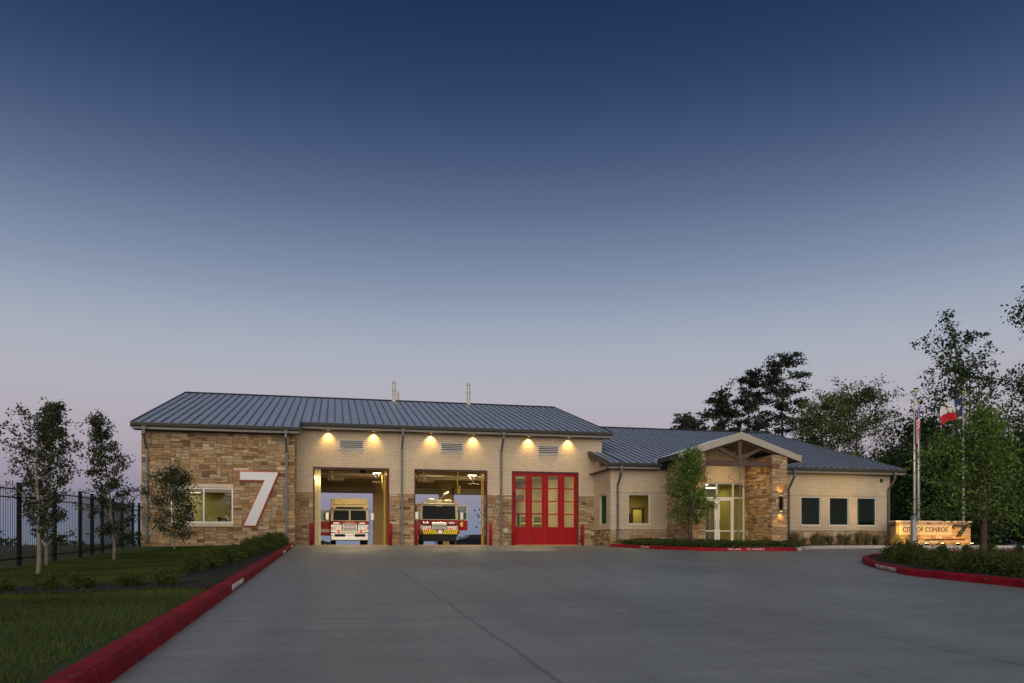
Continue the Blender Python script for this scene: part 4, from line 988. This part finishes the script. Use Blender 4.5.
for i, x in enumerate((33.8, 34.8, 35.9, 37.0, 38.0)):
    if i == 0:
        w = MB(); w.box(x-.12, SY-.82, -.02, x+.12, SY-.68, .12, bev=.015); w.tube([(x, SY-.75, -.1), (x, SY-.75, .02)], .03, 8)
        fl0 = w.build('flood_light', BLACK, None, (x, SY-.75, 0)); tag(fl0, 'small black ground flood light, first from left before the stone sign', 'light', 'flood lights in front of the stone sign')
        w = MB(); w.box(x-.10, SY-.72, .121, x+.10, SY-.69, .127); w.build('lens', LITW, fl0)
    else: dup(fl0, (x, SY-.75, 0), label='small black ground flood light, %s from left before the stone sign' % ORD[i])
    lamp('SPOT', (x, SY-.8, .14), 60, (1, .42, .05), .08, rot=(radians(125), 0, 0), spot=120, blend=.8)
# upward spill: warm lamp washing the wall end and flagpoles
lamp('SPOT', (34.2, SY-1.2, .2), 700, (1, .66, .16), .2, rot=(radians(112), 0, radians(72)), spot=95, blend=1.)

# marker post
mp_ = empty('marker_post', (33.43, -5.85, -.1), 'square grey metal post with teal cap standing before the stone sign', 'post')
w = MB(); w.box(33.30, -5.96, -.15, 33.56, -5.74, 1.50, bev=.01); w.build('post', BOLT, mp_)
w = MB(); w.box(33.28, -5.98, 1.501, 33.58, -5.72, 1.72, bev=.03); w.build('cap', TEALCAP, mp_)

# flagpoles and flags
def flagpole(x, y, h, label):
    t = empty('flagpole', (x, y, 0), label, 'flagpole', 'white flagpoles behind the stone sign')
    w = MB(); w.tube([(x, y, -.1), (x, y, h*.5), (x, y, h-.12)], [.07, .06, .04], 14); w.build('pole', POLE, t, smooth=True)
    w = MB(); w.tube([(x, y, -.05), (x, y, .12)], [.2, .11], 14); w.build('collar', POLE, t)
    w = MB()
    for i in range(7): pass
    w.tube([(x, y, h-.13), (x, y, h-.10), (x, y, h-.04), (x, y, h+.02), (x, y, h+.045)], [.03, .075, .10, .075, .01], 12); w.build('finial', GOLD, t, smooth=True)
    w = MB(); w.tube([(x+.1, y-.02, 1.2), (x+.11, y-.02, h-.3)], .008, 5); w.build('halyard', WHITE, t)
flagpole(37.0, -1.6, 10.15, 'tallest white flagpole with furled striped flag, left end behind the sign')
flagpole(38.47, -.2, 9.80, 'shorter bare white flagpole close beside the striped flag pole')
flagpole(40.75, -1.6, 10.25, 'white flagpole carrying the red white and blue lone star flag')
FL = attr_mat('flag_cloth', .8, 5, .04, 0)
def flag(name, label, fn, colfn, nu=30, nv=26):
    w = MB(); V = {}
    for i in range(nu+1):
        for j in range(nv+1): V[i, j] = len(w.v); w.v.append(tuple(fn(i/nu, j/nv)))
    for i in range(nu):
        for j in range(nv): w.face((V[i, j], V[i+1, j], V[i+1, j+1], V[i, j+1]), colfn((i+.5)/nu, (j+.5)/nv))
    o = w.build(name, FL, None, w.v[0], True); tag(o, label, 'flag'); 
    md = o.modifiers.new('thick', 'SOLIDIFY'); md.thickness = .006
    return o
FR, FB, FW = (.66, .02, .04), (.02, .045, .20), (.85, .85, .88)
# hanging US flag: u along fly, v down hoist
def us_pos(u, v):
    x0_, y0_, zt_ = 37.30, -1.75, 9.4
    drop = 2.55*v+u*1.35*(.55+.45*v*0+.1)
    fold = sin(u*13+v*1.5)*.17*min(1, u*3)
    return (x0_-.05-.26*u+fold, y0_+cos(u*11+v)*.14*min(1, u*3)-.05, zt_-1.5*v*(1.0)-u*1.95*(.75+.1*v))
def us_col(u, v):
    if u < .42 and v < .54:
        return FW if (int(u*26) % 2 == 1 and int(v*26) % 2 == 1) else FB
    return FR if int(v*13) % 2 == 0 else FW
flag('hanging_flag', 'red and white striped flag with blue canton hanging limp on the left pole', us_pos, us_col)
def tx_pos(u, v):
    x0_, y0_, zt_ = 40.66, -1.62, 9.85
    sag = u*.62+.2*u*u; wv = sin(u*8+v*2)*.12*u
    return (x0_-1.5*u*(1-.06*v)-.05*sin(v*6)*u+.0*v, y0_+sin(u*7+v*1.3)*.28*min(1, u*2), zt_-1.22*v*(1-.08*u)-sag*1.0+wv)
def tx_col(u, v):
    if u < .33:
        du, dv = (u-.165)*3.0, (v-.5)*2.0*.9; r = math.hypot(du, dv); a = math.atan2(dv, du)+pi/2
        k = abs(((a/(2*pi/5)) % 1)-.5)*2
        return FW if r < .12+.26*(k)**2.2 else FB
    return FW if v < .5 else FR
flag('lone_star_flag', 'lone star flag in blue, white and red flying out to the left of its pole', tx_pos, tx_col, 40, 30)

# ------------------------------------------------------------------ fences
def fence(pts, hgt, label, gap=.15, zf=H, rot=False):
    t = empty('metal_fence', (*pts[0], zf(*pts[0])), label, 'fence')
    for i, (x, y) in enumerate(pts):
        z = zf(x, y); w = MB(); w.box(x-.05, y-.05, z-.1, x+.05, y+.05, z+hgt+.08); w.box(x-.06, y-.06, z+hgt+.08, x+.06, y+.06, z+hgt+.11); w.build('post', BLACK, t)
        if i == len(pts)-1: break
        x2, y2 = pts[i+1]; z2 = zf(x2, y2); d = Vector((x2-x, y2-y)); L_ = d.length; d /= L_; w = MB()
        for zz in (.18, hgt-.30, hgt-.08):
            w.tube([(x+d.x*.05, y+d.y*.05, z+zz), (x2-d.x*.05, y2-d.y*.05, z2+zz)], .022, 4)
        n = int(L_/gap)
        for k in range(1, n):
            f_ = k/n; px, py, pz = x+(x2-x)*f_, y+(y2-y)*f_, z+(z2-z)*f_
            w.tube([(px, py, pz+.06), (px, py, pz+hgt)], .009, 4)
        w.build('picket_panel', BLACK, t)
def lerp_pts(anchors, pitch):
    out = [anchors[0]]
    for a, b_ in zip(anchors[:-1], anchors[1:]):
        a = Vector(a); b_ = Vector(b_); n = max(1, round((b_-a).length/pitch))
        for k in range(1, n+1): out.append(tuple(a+(b_-a)*k/n))
    return out
fence(lerp_pts([(-9.95, -1.9), (-10.1, -2.6), (-9.75, -6.1), (-8.95, -12.4), (-8.45, -16.9), (-8.45, -19.4), (-8.35, -22.5), (-8.3, -34)], 2.7), 2.12, 'black metal picket fence running along the left lawn to the stone wing')
fence(lerp_pts([(42, 2.5), (80, -2.5)], 2.7), 1.9, 'black metal picket fence beneath the dark trees right of the sign')

# ------------------------------------------------------------------ vegetation
def leaves_mesh(name, P, size, m, parent, seed, flat=0.0, cols=None, asp=.55, loc=None):
    r = np.random.default_rng(seed); n = len(P); P = np.asarray(P, float)
    a = r.normal(size=(n, 3)); a[:, 2] *= (1-flat); a /= np.linalg.norm(a, axis=1)[:, None]
    b_ = r.normal(size=(n, 3)); b_ -= (b_*a).sum(1)[:, None]*a; b_ /= np.linalg.norm(b_, axis=1)[:, None]
    s_ = size*r.uniform(.6, 1.35, n)[:, None]
    V = np.empty((n, 4, 3)); V[:, 0] = P-a*s_; V[:, 1] = P-b_*s_*asp+a*s_*.1; V[:, 2] = P+a*s_; V[:, 3] = P+b_*s_*asp+a*s_*.1
    off = np.array(loc if loc is not None else WL[parent.name]); V -= off
    me = bpy.data.meshes.new(name); me.vertices.add(4*n); me.vertices.foreach_set('co', V.reshape(-1).astype(np.float32))
    me.loops.add(4*n); me.loops.foreach_set('vertex_index', np.arange(4*n, dtype=np.int32)); me.polygons.add(n)
    me.polygons.foreach_set('loop_start', np.arange(0, 4*n, 4, dtype=np.int32)); me.polygons.foreach_set('loop_total', np.full(n, 4, dtype=np.int32))
    me.update(calc_edges=True)
    at = me.color_attributes.new('Col', 'FLOAT_COLOR', 'POINT')
    c = (r.uniform(.62, 1.4, n) if cols is None else cols)[:, None]*np.array([[1, 1, 1]])*r.uniform(.9, 1.1, (n, 3))
    C4 = np.ones((n, 4, 4)); C4[:, :, :3] = c[:, None, :]; at.data.foreach_set('color', C4.reshape(-1).astype(np.float32))
    me.materials.append(m)
    o = bpy.data.objects.new(name, me); C.objects.link(o)
    if parent: o.parent = parent; o.location = (0, 0, 0)
    else: o.location = tuple(off)
    WL[o.name] = tuple(off); return o

def prof(kind, t):
    if kind == 'cone': return (.45+.55*min(1, t*4))*(1-t)**.95+.07
    if kind == 'round': return max(.1, math.sqrt(max(0, 1-(2*t-.85)**2/1.4)))
    if kind == 'pine': return (.45+.5*sin(t*pi*.9+.35))*(1-t*.45)
    if kind == 'open': return .45+.55*sin(min(1, t*1.1)*pi)
    return 1
def tree(name, x, y, h, cb, rad, nl, ls, label, cat, leafm, barkm, kind='round', tr=.07, seed=1, group=None, nlimb=16, lean=0., z=None, sig=.12, up=.5, flat=0., cx=0):
    r = random.Random(seed); nr = np.random.default_rng(seed); z0_ = (H(x, y) if z is None else z)
    t = empty(name, (x, y, z0_), label, cat, group)
    n = 9; tp = []; wx = wy = 0
    for i in range(n+1):
        f = i/n; wx += r.uniform(-1, 1)*h*.008; wy += r.uniform(-1, 1)*h*.008
        tp.append(Vector((x+wx+lean*f*f*h, y+wy, z0_-.1+f*h*.97)))
    w = MB(); w.tube(tp, [tr*(1.25 if i == 0 else 1)*(1-.9*(i/n)) + .004 for i in range(n+1)], 8)
    def at(f):
        q = f*n; i = min(int(q), n-1); return tp[i].lerp(tp[i+1], q-i)
    cen = []; wgt = []
    for k in range(nlimb):
        f = cb+(1-cb)*((k+r.random()*.8)/nlimb)**.95; f = min(f, .97); u = (f-cb)/(1-cb)
        az = k*2.4+r.uniform(-.5, .5); L_ = rad*prof(kind, u)*r.uniform(.65, 1.15); s0 = at(f)
        rise = L_*(up*(.5+u*1.2))*r.uniform(.6, 1.3) if kind != 'pine' else L_*r.uniform(-.12, .35)
        pts = [s0]; m_ = 4
        for i in range(1, m_+1):
            q = i/m_; pts.append(s0+Vector((cos(az)*L_*q, sin(az)*L_*q, rise*q**1.4))+Vector((r.uniform(-1, 1), r.uniform(-1, 1), r.uniform(-1, 1)))*L_*.06)
        lr = tr*.42*(1-.6*u); w.tube(pts, [lr, lr*.75, lr*.5, lr*.32, lr*.12], 5, cap=False)
        for q in (.35, .55, .72, .88, 1.):
            if kind == 'pine' and q < .45: continue
            i = min(int(q*m_), m_-1); p = pts[i].lerp(pts[i+1], q*m_-i)
            cen.append(p); wgt.append(.5+q)
            for _ in range(2):
                e = p+Vector((r.gauss(0, 1), r.gauss(0, 1), r.gauss(0, .7)))*rad*.2*(.4+.6*q)
                if r.random() < .6: w.tube([p, e], [lr*.3, lr*.08], 4, cap=False)
                cen.append(e); wgt.append(.8*q+.3)
    cen.append(tp[-1]); wgt.append(1.)
    w.build('trunk', barkm, t, smooth=True)
    if nl:
        Cn = np.array([tuple(p) for p in cen]); wg = np.array(wgt); wg = wg*nr.uniform(.2, 1.6, len(wg)); wg /= wg.sum()
        idx = nr.choice(len(Cn), nl, p=wg); sg_ = np.array([sig*rad, sig*rad, sig*rad*(.5 if kind == 'pine' else .8)])
        P = Cn[idx]+nr.normal(size=(nl, 3))*sg_
        tone = nr.uniform(.6, 1.35, len(Cn))[idx]*nr.uniform(.75, 1.25, nl)
        leaves_mesh('crown', P, ls, leafm, t, seed, flat, tone)
    return t
G_L = 'young trees on the left lawn'
tree('young_oak', -6.4, -27.0, 3.75, .32, .72, 3600, .034, 'slender young tree with forked pale trunk nearest the left edge on the lawn', 'tree', LF_OAK, BARK, 'open', .05, 11, G_L, 20, z=-.82, sig=.08, up=.8)
tree('young_oak', -7.78, -22.2, 4.75, .16, .76, 7000, .042, 'tallest young tree on the lawn, behind the pale forked trunk', 'tree', LF_OAK, BARK, 'cone', .05, 12, G_L, 22, z=-.66, lean=.07, sig=.10, up=.6)
tree('young_oak', -6.8, -19.2, 4.75, .15, .84, 7500, .042, 'leaning young tree between the fence and the small wing tree', 'tree', LF_OAK, BARK, 'cone', .05, 13, G_L, 26, z=-.56, lean=-.09, sig=.10, up=.5)
tree('young_oak', -7.15, -7.7, 3.45, .20, 1.2, 9000, .045, 'small bushy young tree in front of the stone wing window', 'tree', LF_OAK, BARK, 'round', .04, 14, G_L, 24, z=-.25, sig=.12, up=.6)
tree('oak_tree', 18.7, -6.9, 5.35, .25, 1.55, 8500, .058, 'leafy green tree left of the porch, its trunk before the stone base', 'tree', LF_GREEN, BARKD, 'cone', .13, 21, None, 30, z=-.07, sig=.085, up=.35)
tree('bare_tree', 20.9, -8.0, 5.15, .62, .75, 60, .04, 'leafless slender pale trunked tree in front of the entrance doors', 'tree', LF_DEC, BARK, 'open', .055, 22, None, 9, z=-.1, up=1.3)
tree('oak_tree', 24.0, -20.9, 5.75, .25, 2.75, 10000, .06, 'broad green tree on the right island in front of the fence', 'tree', LF_GREEN, BARKD, 'cone', .13, 23, None, 36, z=-.5, sig=.085, up=.3)
# background trees right
bt_ = [
 ('pine_tree', 50.6, 61, 20.4, .45, 4.0, 'short pine rising just behind the left part of the office roof', 'p', 31),
 ('pine_tree', 55.2, 60, 23.6, .40, 4.6, 'dark pine second from left behind the porch gable', 'p', 32),
 ('pine_tree', 58.6, 59, 26.8, .40, 4.4, 'slim pine third from left behind the porch gable', 'p', 33),
 ('pine_tree', 61.6, 55, 28.6, .38, 5.4, 'tallest pine rising behind the porch gable', 'p', 34),
 ('hardwood_tree', 61.0, 44, 19.0, .22, 5.4, 'light green hardwood tree right of the tallest pine', 'd', 35),
 ('hardwood_tree', 67.3, 45, 20.8, .2, 6.4, 'broad hardwood tree behind the right end of the office roof', 'd', 36),
 ('pine_tree', 91.0, 70, 16.6, .45, 4.4, 'small distant pine at the right end of the office roof', 'p', 37),
 ('hardwood_tree', 64.6, 26, 23.0, .3, 4.8, 'tall thin hardwood tree behind the two left flagpoles', 'o', 38),
 ('hardwood_tree', 71.0, 30, 20.5, .25, 5.2, 'airy hardwood tree behind the lone star flag', 'o', 39),
 ('hardwood_tree', 77.5, 28, 19.0, .2, 5.6, 'airy hardwood tree at the right edge behind the island tree', 'o', 40),
 ('cedar_tree', 69.0, 36, 15.2, .05, 4.6, 'dense dark tree filling the gap behind the two left flagpoles', 'c', 41),
 ('cedar_tree', 70.5, 42, 10.5, .05, 3.8, 'low dense dark tree just right of the office gutter end', 'c', 42),
 ('cedar_tree', 70.0, 30, 10.5, .03, 5.2, 'low dense dark tree above the middle of the stone sign', 'c', 43),
 ('cedar_tree', 57.0, 17, 9.0, .03, 4.6, 'dense dark tree right behind the lone star flagpole base', 'c', 44),
 ('cedar_tree', 60.8, 13, 8.5, .03, 4.6, 'dense dark tree behind the right fence, right of the island tree trunk', 'c', 45),
 ('cedar_tree', 64.0, 12, 10.0, .03, 5.6, 'dense dark tree behind the right fence at the picture edge', 'c', 46),
 ('cedar_tree', 53.5, 14, 7.6, .03, 4.2, 'dense dark tree between the office wall and the flagpoles', 'c', 47),
]
for (nm, x, y, h, cb, rad, lab, k, sd) in bt_:
    if k == 'p': tree(nm, x, y, h, cb, rad, 10000, .20, lab, 'tree', LF_PINE, BARKD, 'pine', .30, sd, 'trees behind the station', 24, sig=.075, flat=.3, up=.3)
    if k == 'd': tree(nm, x, y, h, cb, rad*.88, 13000, .17, lab, 'tree', LF_DEC, BARKD, 'round', .26, sd, 'trees behind the station', 30, sig=.085, up=.5)
    if k == 'o': tree(nm, x, y, h, cb, rad*.85, 3600, .18, lab, 'tree', LF_DEEP, BARKD, 'open', .25, sd, 'trees behind the station', 26, sig=.07, up=.8)
    if k == 'c': tree(nm, x, y, h, cb, rad, 11000, .2, lab, 'tree', LF_DEEP, BARKD, 'round', .3, sd, 'trees behind the station', 32, sig=.17, up=.35)
tree('hardwood_tree', 43.3, -10, 14.4, .3, 4.6, 17000, .10, 'tall tree at the right edge whose branch reaches in over the island', 'tree', LF_DEEP, BARKD, 'round', .2, 51, None, 34, z=-.3, sig=.065)
# trees behind rear lot
tree('cedar_tree', 24.0, 62, 7.5, .05, 3.2, 3500, .2, 'small dark tree seen through the right side of the middle bay', 'tree', LF_DEEP, BARKD, 'round', .15, 52, sig=.17)

# far hedge line
nr = np.random.default_rng(5)
n = 16000; fx = nr.uniform(-190, 0, n); fy = 150+nr.normal(size=n)*5
hh = 1.6+1.2*np.sin(fx*.13)+.9*np.sin(fx*.41+1)+.6*np.sin(fx*1.3)
fz = -2.4+nr.random(n)**.8*(hh+2.0)*1.15
hd = leaves_mesh('distant_hedgerow', np.stack([fx, fy, fz], 1), .42, LF_DEEP, None, 6, loc=(-95, 150, -2.4)); tag(hd, 'low dark line of distant brush beyond the left fence', 'hedgerow', kind='stuff')
n = 5000; fx = nr.uniform(14, 40, n); fy = 66+nr.normal(size=n)*1.5; fz = -.7+nr.random(n)*2.1*(1+.3*np.sin(fx*.9))
hd = leaves_mesh('lot_hedge', np.stack([fx, fy, fz], 1), .16, LF_DEEP, None, 8, loc=(27, 66, -.7)); tag(hd, 'low green brush at the back of the rear lot through the middle bay', 'hedge', kind='stuff')
# portable toilet far beyond the fence
pt = empty('portable_toilet', (-56.5, 90, H(0, 90)), 'tiny blue portable toilet far beyond the left fence', 'portable toilet'); BL = mat('blue_plastic', (.03, .12, .36), .5)
w = MB(); w.box(-57.1, 89.4, H(0, 90), -55.9, 90.6, H(0, 90)+2.1, bev=.04); w.build('cabin', BL, pt)
w = MB(); w.box(-57.2, 89.3, H(0, 90)+2.1, -55.8, 90.7, H(0, 90)+2.35, bev=.08); w.build('roof', WHITE, pt)
w = MB(); w.box(-56.9, 89.36, H(0, 90)+.1, -56.1, 89.395, H(0, 90)+2.0); w.build('door', BL, pt)

# shrubs
def shrub_mesh(name, rad, hgt, nl, ls, leafm, seed, label, cat, group, loc, spiky=False):
    r = np.random.default_rng(seed); t = empty(name, loc, label, cat, group)
    k = 26; c = r.normal(size=(k, 3)); c /= np.linalg.norm(c, axis=1)[:, None]; c *= r.uniform(.35, 1, k)[:, None]; c[:, 2] = np.abs(c[:, 2])
    cen = c*np.array([rad*.85, rad*.85, hgt*.85])+np.array([0, 0, hgt*.12]); idx = r.integers(0, k, nl)
    P = cen[idx]+r.normal(size=(nl, 3))*rad*.19; P[:, 2] = np.abs(P[:, 2]); tone = r.uniform(.65, 1.4, k)[idx]*r.uniform(.75, 1.25, nl)
    leaves_mesh('foliage', P+np.array(loc), ls, leafm, t, seed, 0, tone)
    w = MB()
    for i in range(0, k, 3): w.tube([(loc[0], loc[1], loc[2]), tuple(cen[i]*.9+np.array(loc))], [.012, .004], 4, cap=False)
    w.build('stem', BARKD, t); return t
def shrubs(pos, proto, labfn):
    for i, (x, y, s_) in enumerate(pos):
        z = SL*min(y, 0)+(float(LO(x)) if x < 0 else .12)
        if i == 0: proto.location = (x, y, z); proto.scale = (s_,)*3; proto['label'] = labfn(0)
        else: dup(proto, (x, y, z), rz=i*1.7, scale=(s_, s_, s_*random.uniform(.85, 1.15)), label=labfn(i))
rr = random.Random(5)
p = shrub_mesh('shrub', .36, .42, 1500, .028, LF_SHRUB, 61, 'x', 'shrub', 'shrubs across the lawn in the mulch bed', (0, 0, 0))
shrubs([(-2.75-.60*i+rr.uniform(-.05, .05), -32.3+rr.uniform(-.12, .12), rr.uniform(.55, .72)) for i in range(8)], p, lambda i: 'dark green shrub in the bed crossing the lawn, %s counted from the red kerb' % ORD[i])
p = shrub_mesh('shrub', .46, .62, 1700, .034, LF_SHRUB, 62, 'x', 'shrub', 'shrubs along the left red kerb', (0, 0, 0))
shrubs([(-2.74+rr.uniform(-.08, .08)-.003*i, -3.2-1.22*i, rr.uniform(.85, 1.1)*(1-.014*i)) for i in range(22)], p, lambda i: 'green shrub beside the left red kerb, %s counted from the stone wing' % ORD[i])
p = shrub_mesh('shrub', .5, .42, 1900, .032, LF_SHRUB, 63, 'x', 'shrub', 'shrubs on the right island front', (0, 0, 0))
pp = []
for i in range(17):
    f = i/16; q = f*(len(ring)-1-.001); k = int(q); c = Vector(ring[k]).lerp(Vector(ring[k+1]), q-k); d = Vector(ring2[k]).lerp(Vector(ring2[k+1]), q-k); m_ = c.lerp(d, .42+.25*(i % 2)); pp.append((m_.x, m_.y, rr.uniform(.8, 1.1)))
shrubs(pp, p, lambda i: 'dark green shrub behind the right island kerb, %s counted from its far end' % ORD[i])
p = shrub_mesh('shrub', .45, .75, 1500, .04, LF_SHRUB, 64, 'x', 'shrub', 'taller shrubs at the back of the right island', (0, 0, 0))
shrubs([(24.6, -18.2, .5), (26.0, -18.0, .55), (27.6, -17.6, .6), (29.4, -17.2, .5), (31.2, -17.0, .6)], p, lambda i: 'taller loose shrub at the back of the right island, %s from the left' % ORD[i])
# ornamental grasses
def grass_clump(loc, label, group):
    r = np.random.default_rng(70); t = empty('ornamental_grass', loc, label, 'grass', group); w = MB()
    for k in range(150):
        a = r.uniform(0, 2*pi); d = r.uniform(0, .10); l_ = r.uniform(.35, .75); sp = r.uniform(.1, .42); c = r.uniform(.6, 1.4)
        x0_, y0_ = cos(a)*d, sin(a)*d; x1_, y1_ = cos(a)*(d+sp*.5), sin(a)*(d+sp*.5); x2, y2 = cos(a)*(d+sp), sin(a)*(d+sp); tx, ty = -sin(a)*.008, cos(a)*.008
        w.quad((x0_-tx, y0_-ty, 0), (x0_+tx, y0_+ty, 0), (x1_+tx, y1_+ty, l_*.7), (x1_-tx, y1_-ty, l_*.7), (c, c, c)); n_ = len(w.v); w.v += [(x1_-tx, y1_-ty, l_*.7), (x1_+tx, y1_+ty, l_*.7), (x2, y2, l_)]; w.face((n_, n_+1, n_+2), (c, c, c))
    w.build('blades', LF_STRAW, t); return t
p = grass_clump((0, 0, 0), 'x', 'ornamental grasses before the office wall')
gp = [(25.7+.36*i+rr.uniform(-.1, .1), -4.0-rr.uniform(0, 1.1), rr.uniform(.85, 1.25)) for i in range(25)]
shrubs(gp, p, lambda i: 'straw coloured ornamental grass clump under the three dark windows, %s from the porch' % ORD[i])
# groundcover in the middle island
n = 16000; px = nr.uniform(15.9, 26, n*3); py = nr.uniform(-11.1, -3.2, n*3)
poly = im[:len(ip)-6]+[(25.6, -3.1), (15.75, -3.1)]
def inside(x, y, P):
    c = False; j = len(P)-1
    for i in range(len(P)):
        if ((P[i][1] > y) != (P[j][1] > y)) and (x < (P[j][0]-P[i][0])*(y-P[i][1])/(P[j][1]-P[i][1])+P[i][0]): c = not c
        j = i
    return c
keep = [i for i in range(len(px)) if inside(px[i], py[i], poly) and not (20.1 < px[i] < 24.0 and py[i] > -9.2)]
px, py = px[keep], py[keep]; hgt = .30+.06*np.sin(px*3)+.05*np.sin(py*4+px)
pz = SL*py+.13+nr.random(len(px))**.6*hgt
gc = leaves_mesh('groundcover', np.stack([px, py, pz], 1), .045, LF_SHRUB, None, 9, loc=(20, -8, 0)); tag(gc, 'low green groundcover filling the red kerbed bed before the entrance', 'groundcover', kind='stuff')

# lawn blades
def blades(name, n, xr, yr, h, wd, label, seed, filt, zoff):
    r = np.random.default_rng(seed); x = r.uniform(*xr, n); y = r.uniform(*yr, n); k = filt(x, y); x, y = x[k], y[k]; n = len(x)
    a = r.uniform(0, 2*pi, n); hh = h*r.uniform(.5, 1.3, n); lx = r.normal(size=n)*h*.45; ly = r.normal(size=n)*h*.45; z = SL*y+(LO(x) if zoff is None else zoff)
    patch = .75+.35*np.sin(x*1.3+np.sin(y*.9)*2)*np.sin(y*1.1+np.sin(x*.7)*2)+.25*r.random(n)
    V = np.empty((n, 3, 3)); V[:, 0] = np.stack([x-np.cos(a)*wd, y-np.sin(a)*wd, z], 1); V[:, 1] = np.stack([x+np.cos(a)*wd, y+np.sin(a)*wd, z], 1); V[:, 2] = np.stack([x+lx, y+ly, z+hh], 1)
    me = bpy.data.meshes.new(name); me.vertices.add(3*n); me.vertices.foreach_set('co', V.reshape(-1).astype(np.float32)); me.loops.add(3*n)
    me.loops.foreach_set('vertex_index', np.arange(3*n, dtype=np.int32)); me.polygons.add(n); me.polygons.foreach_set('loop_start', np.arange(0, 3*n, 3, dtype=np.int32)); me.polygons.foreach_set('loop_total', np.full(n, 3, dtype=np.int32)); me.update(calc_edges=True)
    at = me.color_attributes.new('Col', 'FLOAT_COLOR', 'POINT'); c = patch*r.uniform(.7, 1.3, n); C4 = np.ones((n, 3, 4)); C4[:, :, 0] = (c*r.uniform(.8, 1.5, n))[:, None]; C4[:, :, 1] = c[:, None]; C4[:, :, 2] = c[:, None]
    at.data.foreach_set('color', C4.reshape(-1).astype(np.float32)); me.materials.append(LF_GRASS)
    o = bpy.data.objects.new(name, me); C.objects.link(o); tag(o, label, 'grass', kind='stuff')
bed = lambda x, y: ~(((x > -2.95) & (y > -30.8)) | ((y < -31.6) & (y > -33.1)))
blades('lawn_grass', 300000, (-9.6, -1.9), (-43, -2.4), .045, .0045, 'short green grass of the left lawn', 81, lambda x, y: bed(x, y) & (x < -2.15-(y+2.2)*.0145-.24+.0*y) & (x > -9.4), None)
blades('island_grass', 60000, (15, 40), (-45, -14), .07, .008, 'short green grass on the right island', 82, lambda x, y: (x > 15.8+np.maximum(0, (y+26)*.9)) & (y < -17.5), .12)

# ------------------------------------------------------------------ sky, sun, camera
sc.world = bpy.data.worlds.new('World'); wd = sc.world; wd.use_nodes = True; nt = wd.node_tree; L = nt.links
bg = nt.nodes['Background']
tc = nt.nodes.new('ShaderNodeTexCoord'); sp = nt.nodes.new('ShaderNodeSeparateXYZ'); L.new(tc.outputs['Generated'], sp.inputs[0])
ramp = nt.nodes.new('ShaderNodeValToRGB'); cr = ramp.color_ramp; cr.interpolation = 'B_SPLINE'
def s2l(c): return tuple((v/255/12.92 if v/255 < .04045 else ((v/255+.055)/1.055)**2.4) for v in c)
stops = [(-.02, (120, 128, 150)), (.03, (126, 134, 155)), (.062, (142, 136, 156)), (.105, (173, 160, 173)), (.16, (181, 175, 184)), (.235, (171, 178, 191)), (.30, (138, 153, 177)), (.38, (96, 113, 145)), (.46, (60, 79, 114)), (.53, (38, 58, 95)), (.60, (26, 46, 82)), (1., (14, 27, 54))]
mrn = nt.nodes.new('ShaderNodeMapRange'); mrn.inputs['From Min'].default_value = -.02; mrn.inputs['From Max'].default_value = 1.; L.new(sp.outputs[2], mrn.inputs[0]); L.new(mrn.outputs[0], ramp.inputs[0])
while len(cr.elements) < len(stops): cr.elements.new(.5)
for e, (pz_, c) in zip(cr.elements, stops): e.position = (pz_+.02)/1.02; e.color = (*s2l(c), 1)
# afterglow of the set sun, behind the viewer
vm = nt.nodes.new('ShaderNodeVectorMath'); vm.operation = 'DOT_PRODUCT'; L.new(tc.outputs['Generated'], vm.inputs[0]); GA = radians(-100)
vm.inputs[1].default_value = (cos(GA)*cos(radians(7)), sin(GA)*cos(radians(7)), sin(radians(7)))
gl = nt.nodes.new('ShaderNodeMapRange'); gl.interpolation_type = 'SMOOTHSTEP'; gl.inputs['From Min'].default_value = .38; gl.inputs['From Max'].default_value = 1.; L.new(vm.outputs['Value'], gl.inputs[0])
gm = nt.nodes.new('ShaderNodeVectorMath'); gm.operation = 'SCALE'; gm.inputs[0].default_value = (1.72, 1.50, 1.22); L.new(gl.outputs[0], gm.inputs['Scale'])
ad = nt.nodes.new('ShaderNodeVectorMath'); ad.operation = 'ADD'; L.new(ramp.outputs[0], ad.inputs[0]); L.new(gm.outputs[0], ad.inputs[1]); L.new(ad.outputs[0], bg.inputs[0]); bg.inputs[1].default_value = 1.
sun = bpy.data.lights.new('sun', 'SUN'); sun.energy = .35; sun.angle = radians(20); sun.color = (1, .86, .68)
so = bpy.data.objects.new('sun', sun); C.objects.link(so)
so.rotation_euler = Vector((cos(GA)*cos(radians(9)), sin(GA)*cos(radians(9)), sin(radians(9)))).to_track_quat('Z', 'Y').to_euler()

cam = bpy.data.cameras.new('camera'); co = bpy.data.objects.new('camera', cam); C.objects.link(co); sc.camera = co
cam.sensor_width = 36; cam.lens = 790/1024*36; cam.shift_y = 206.5/1024; cam.clip_end = 4000; cam.clip_start = .05
co.location = (0, -46.3, -.17); th = math.atan(177/790); co.rotation_euler = (radians(90), 0, -th)
sc.view_settings.view_transform = 'Standard'; sc.view_settings.look = 'None'; sc.view_settings.exposure = 0; sc.view_settings.gamma = 1
sc.view_settings.use_curve_mapping = False
sc.cycles.max_bounces = 6; sc.cycles.transparent_max_bounces = 12; sc.cycles.sample_clamp_indirect = 3.
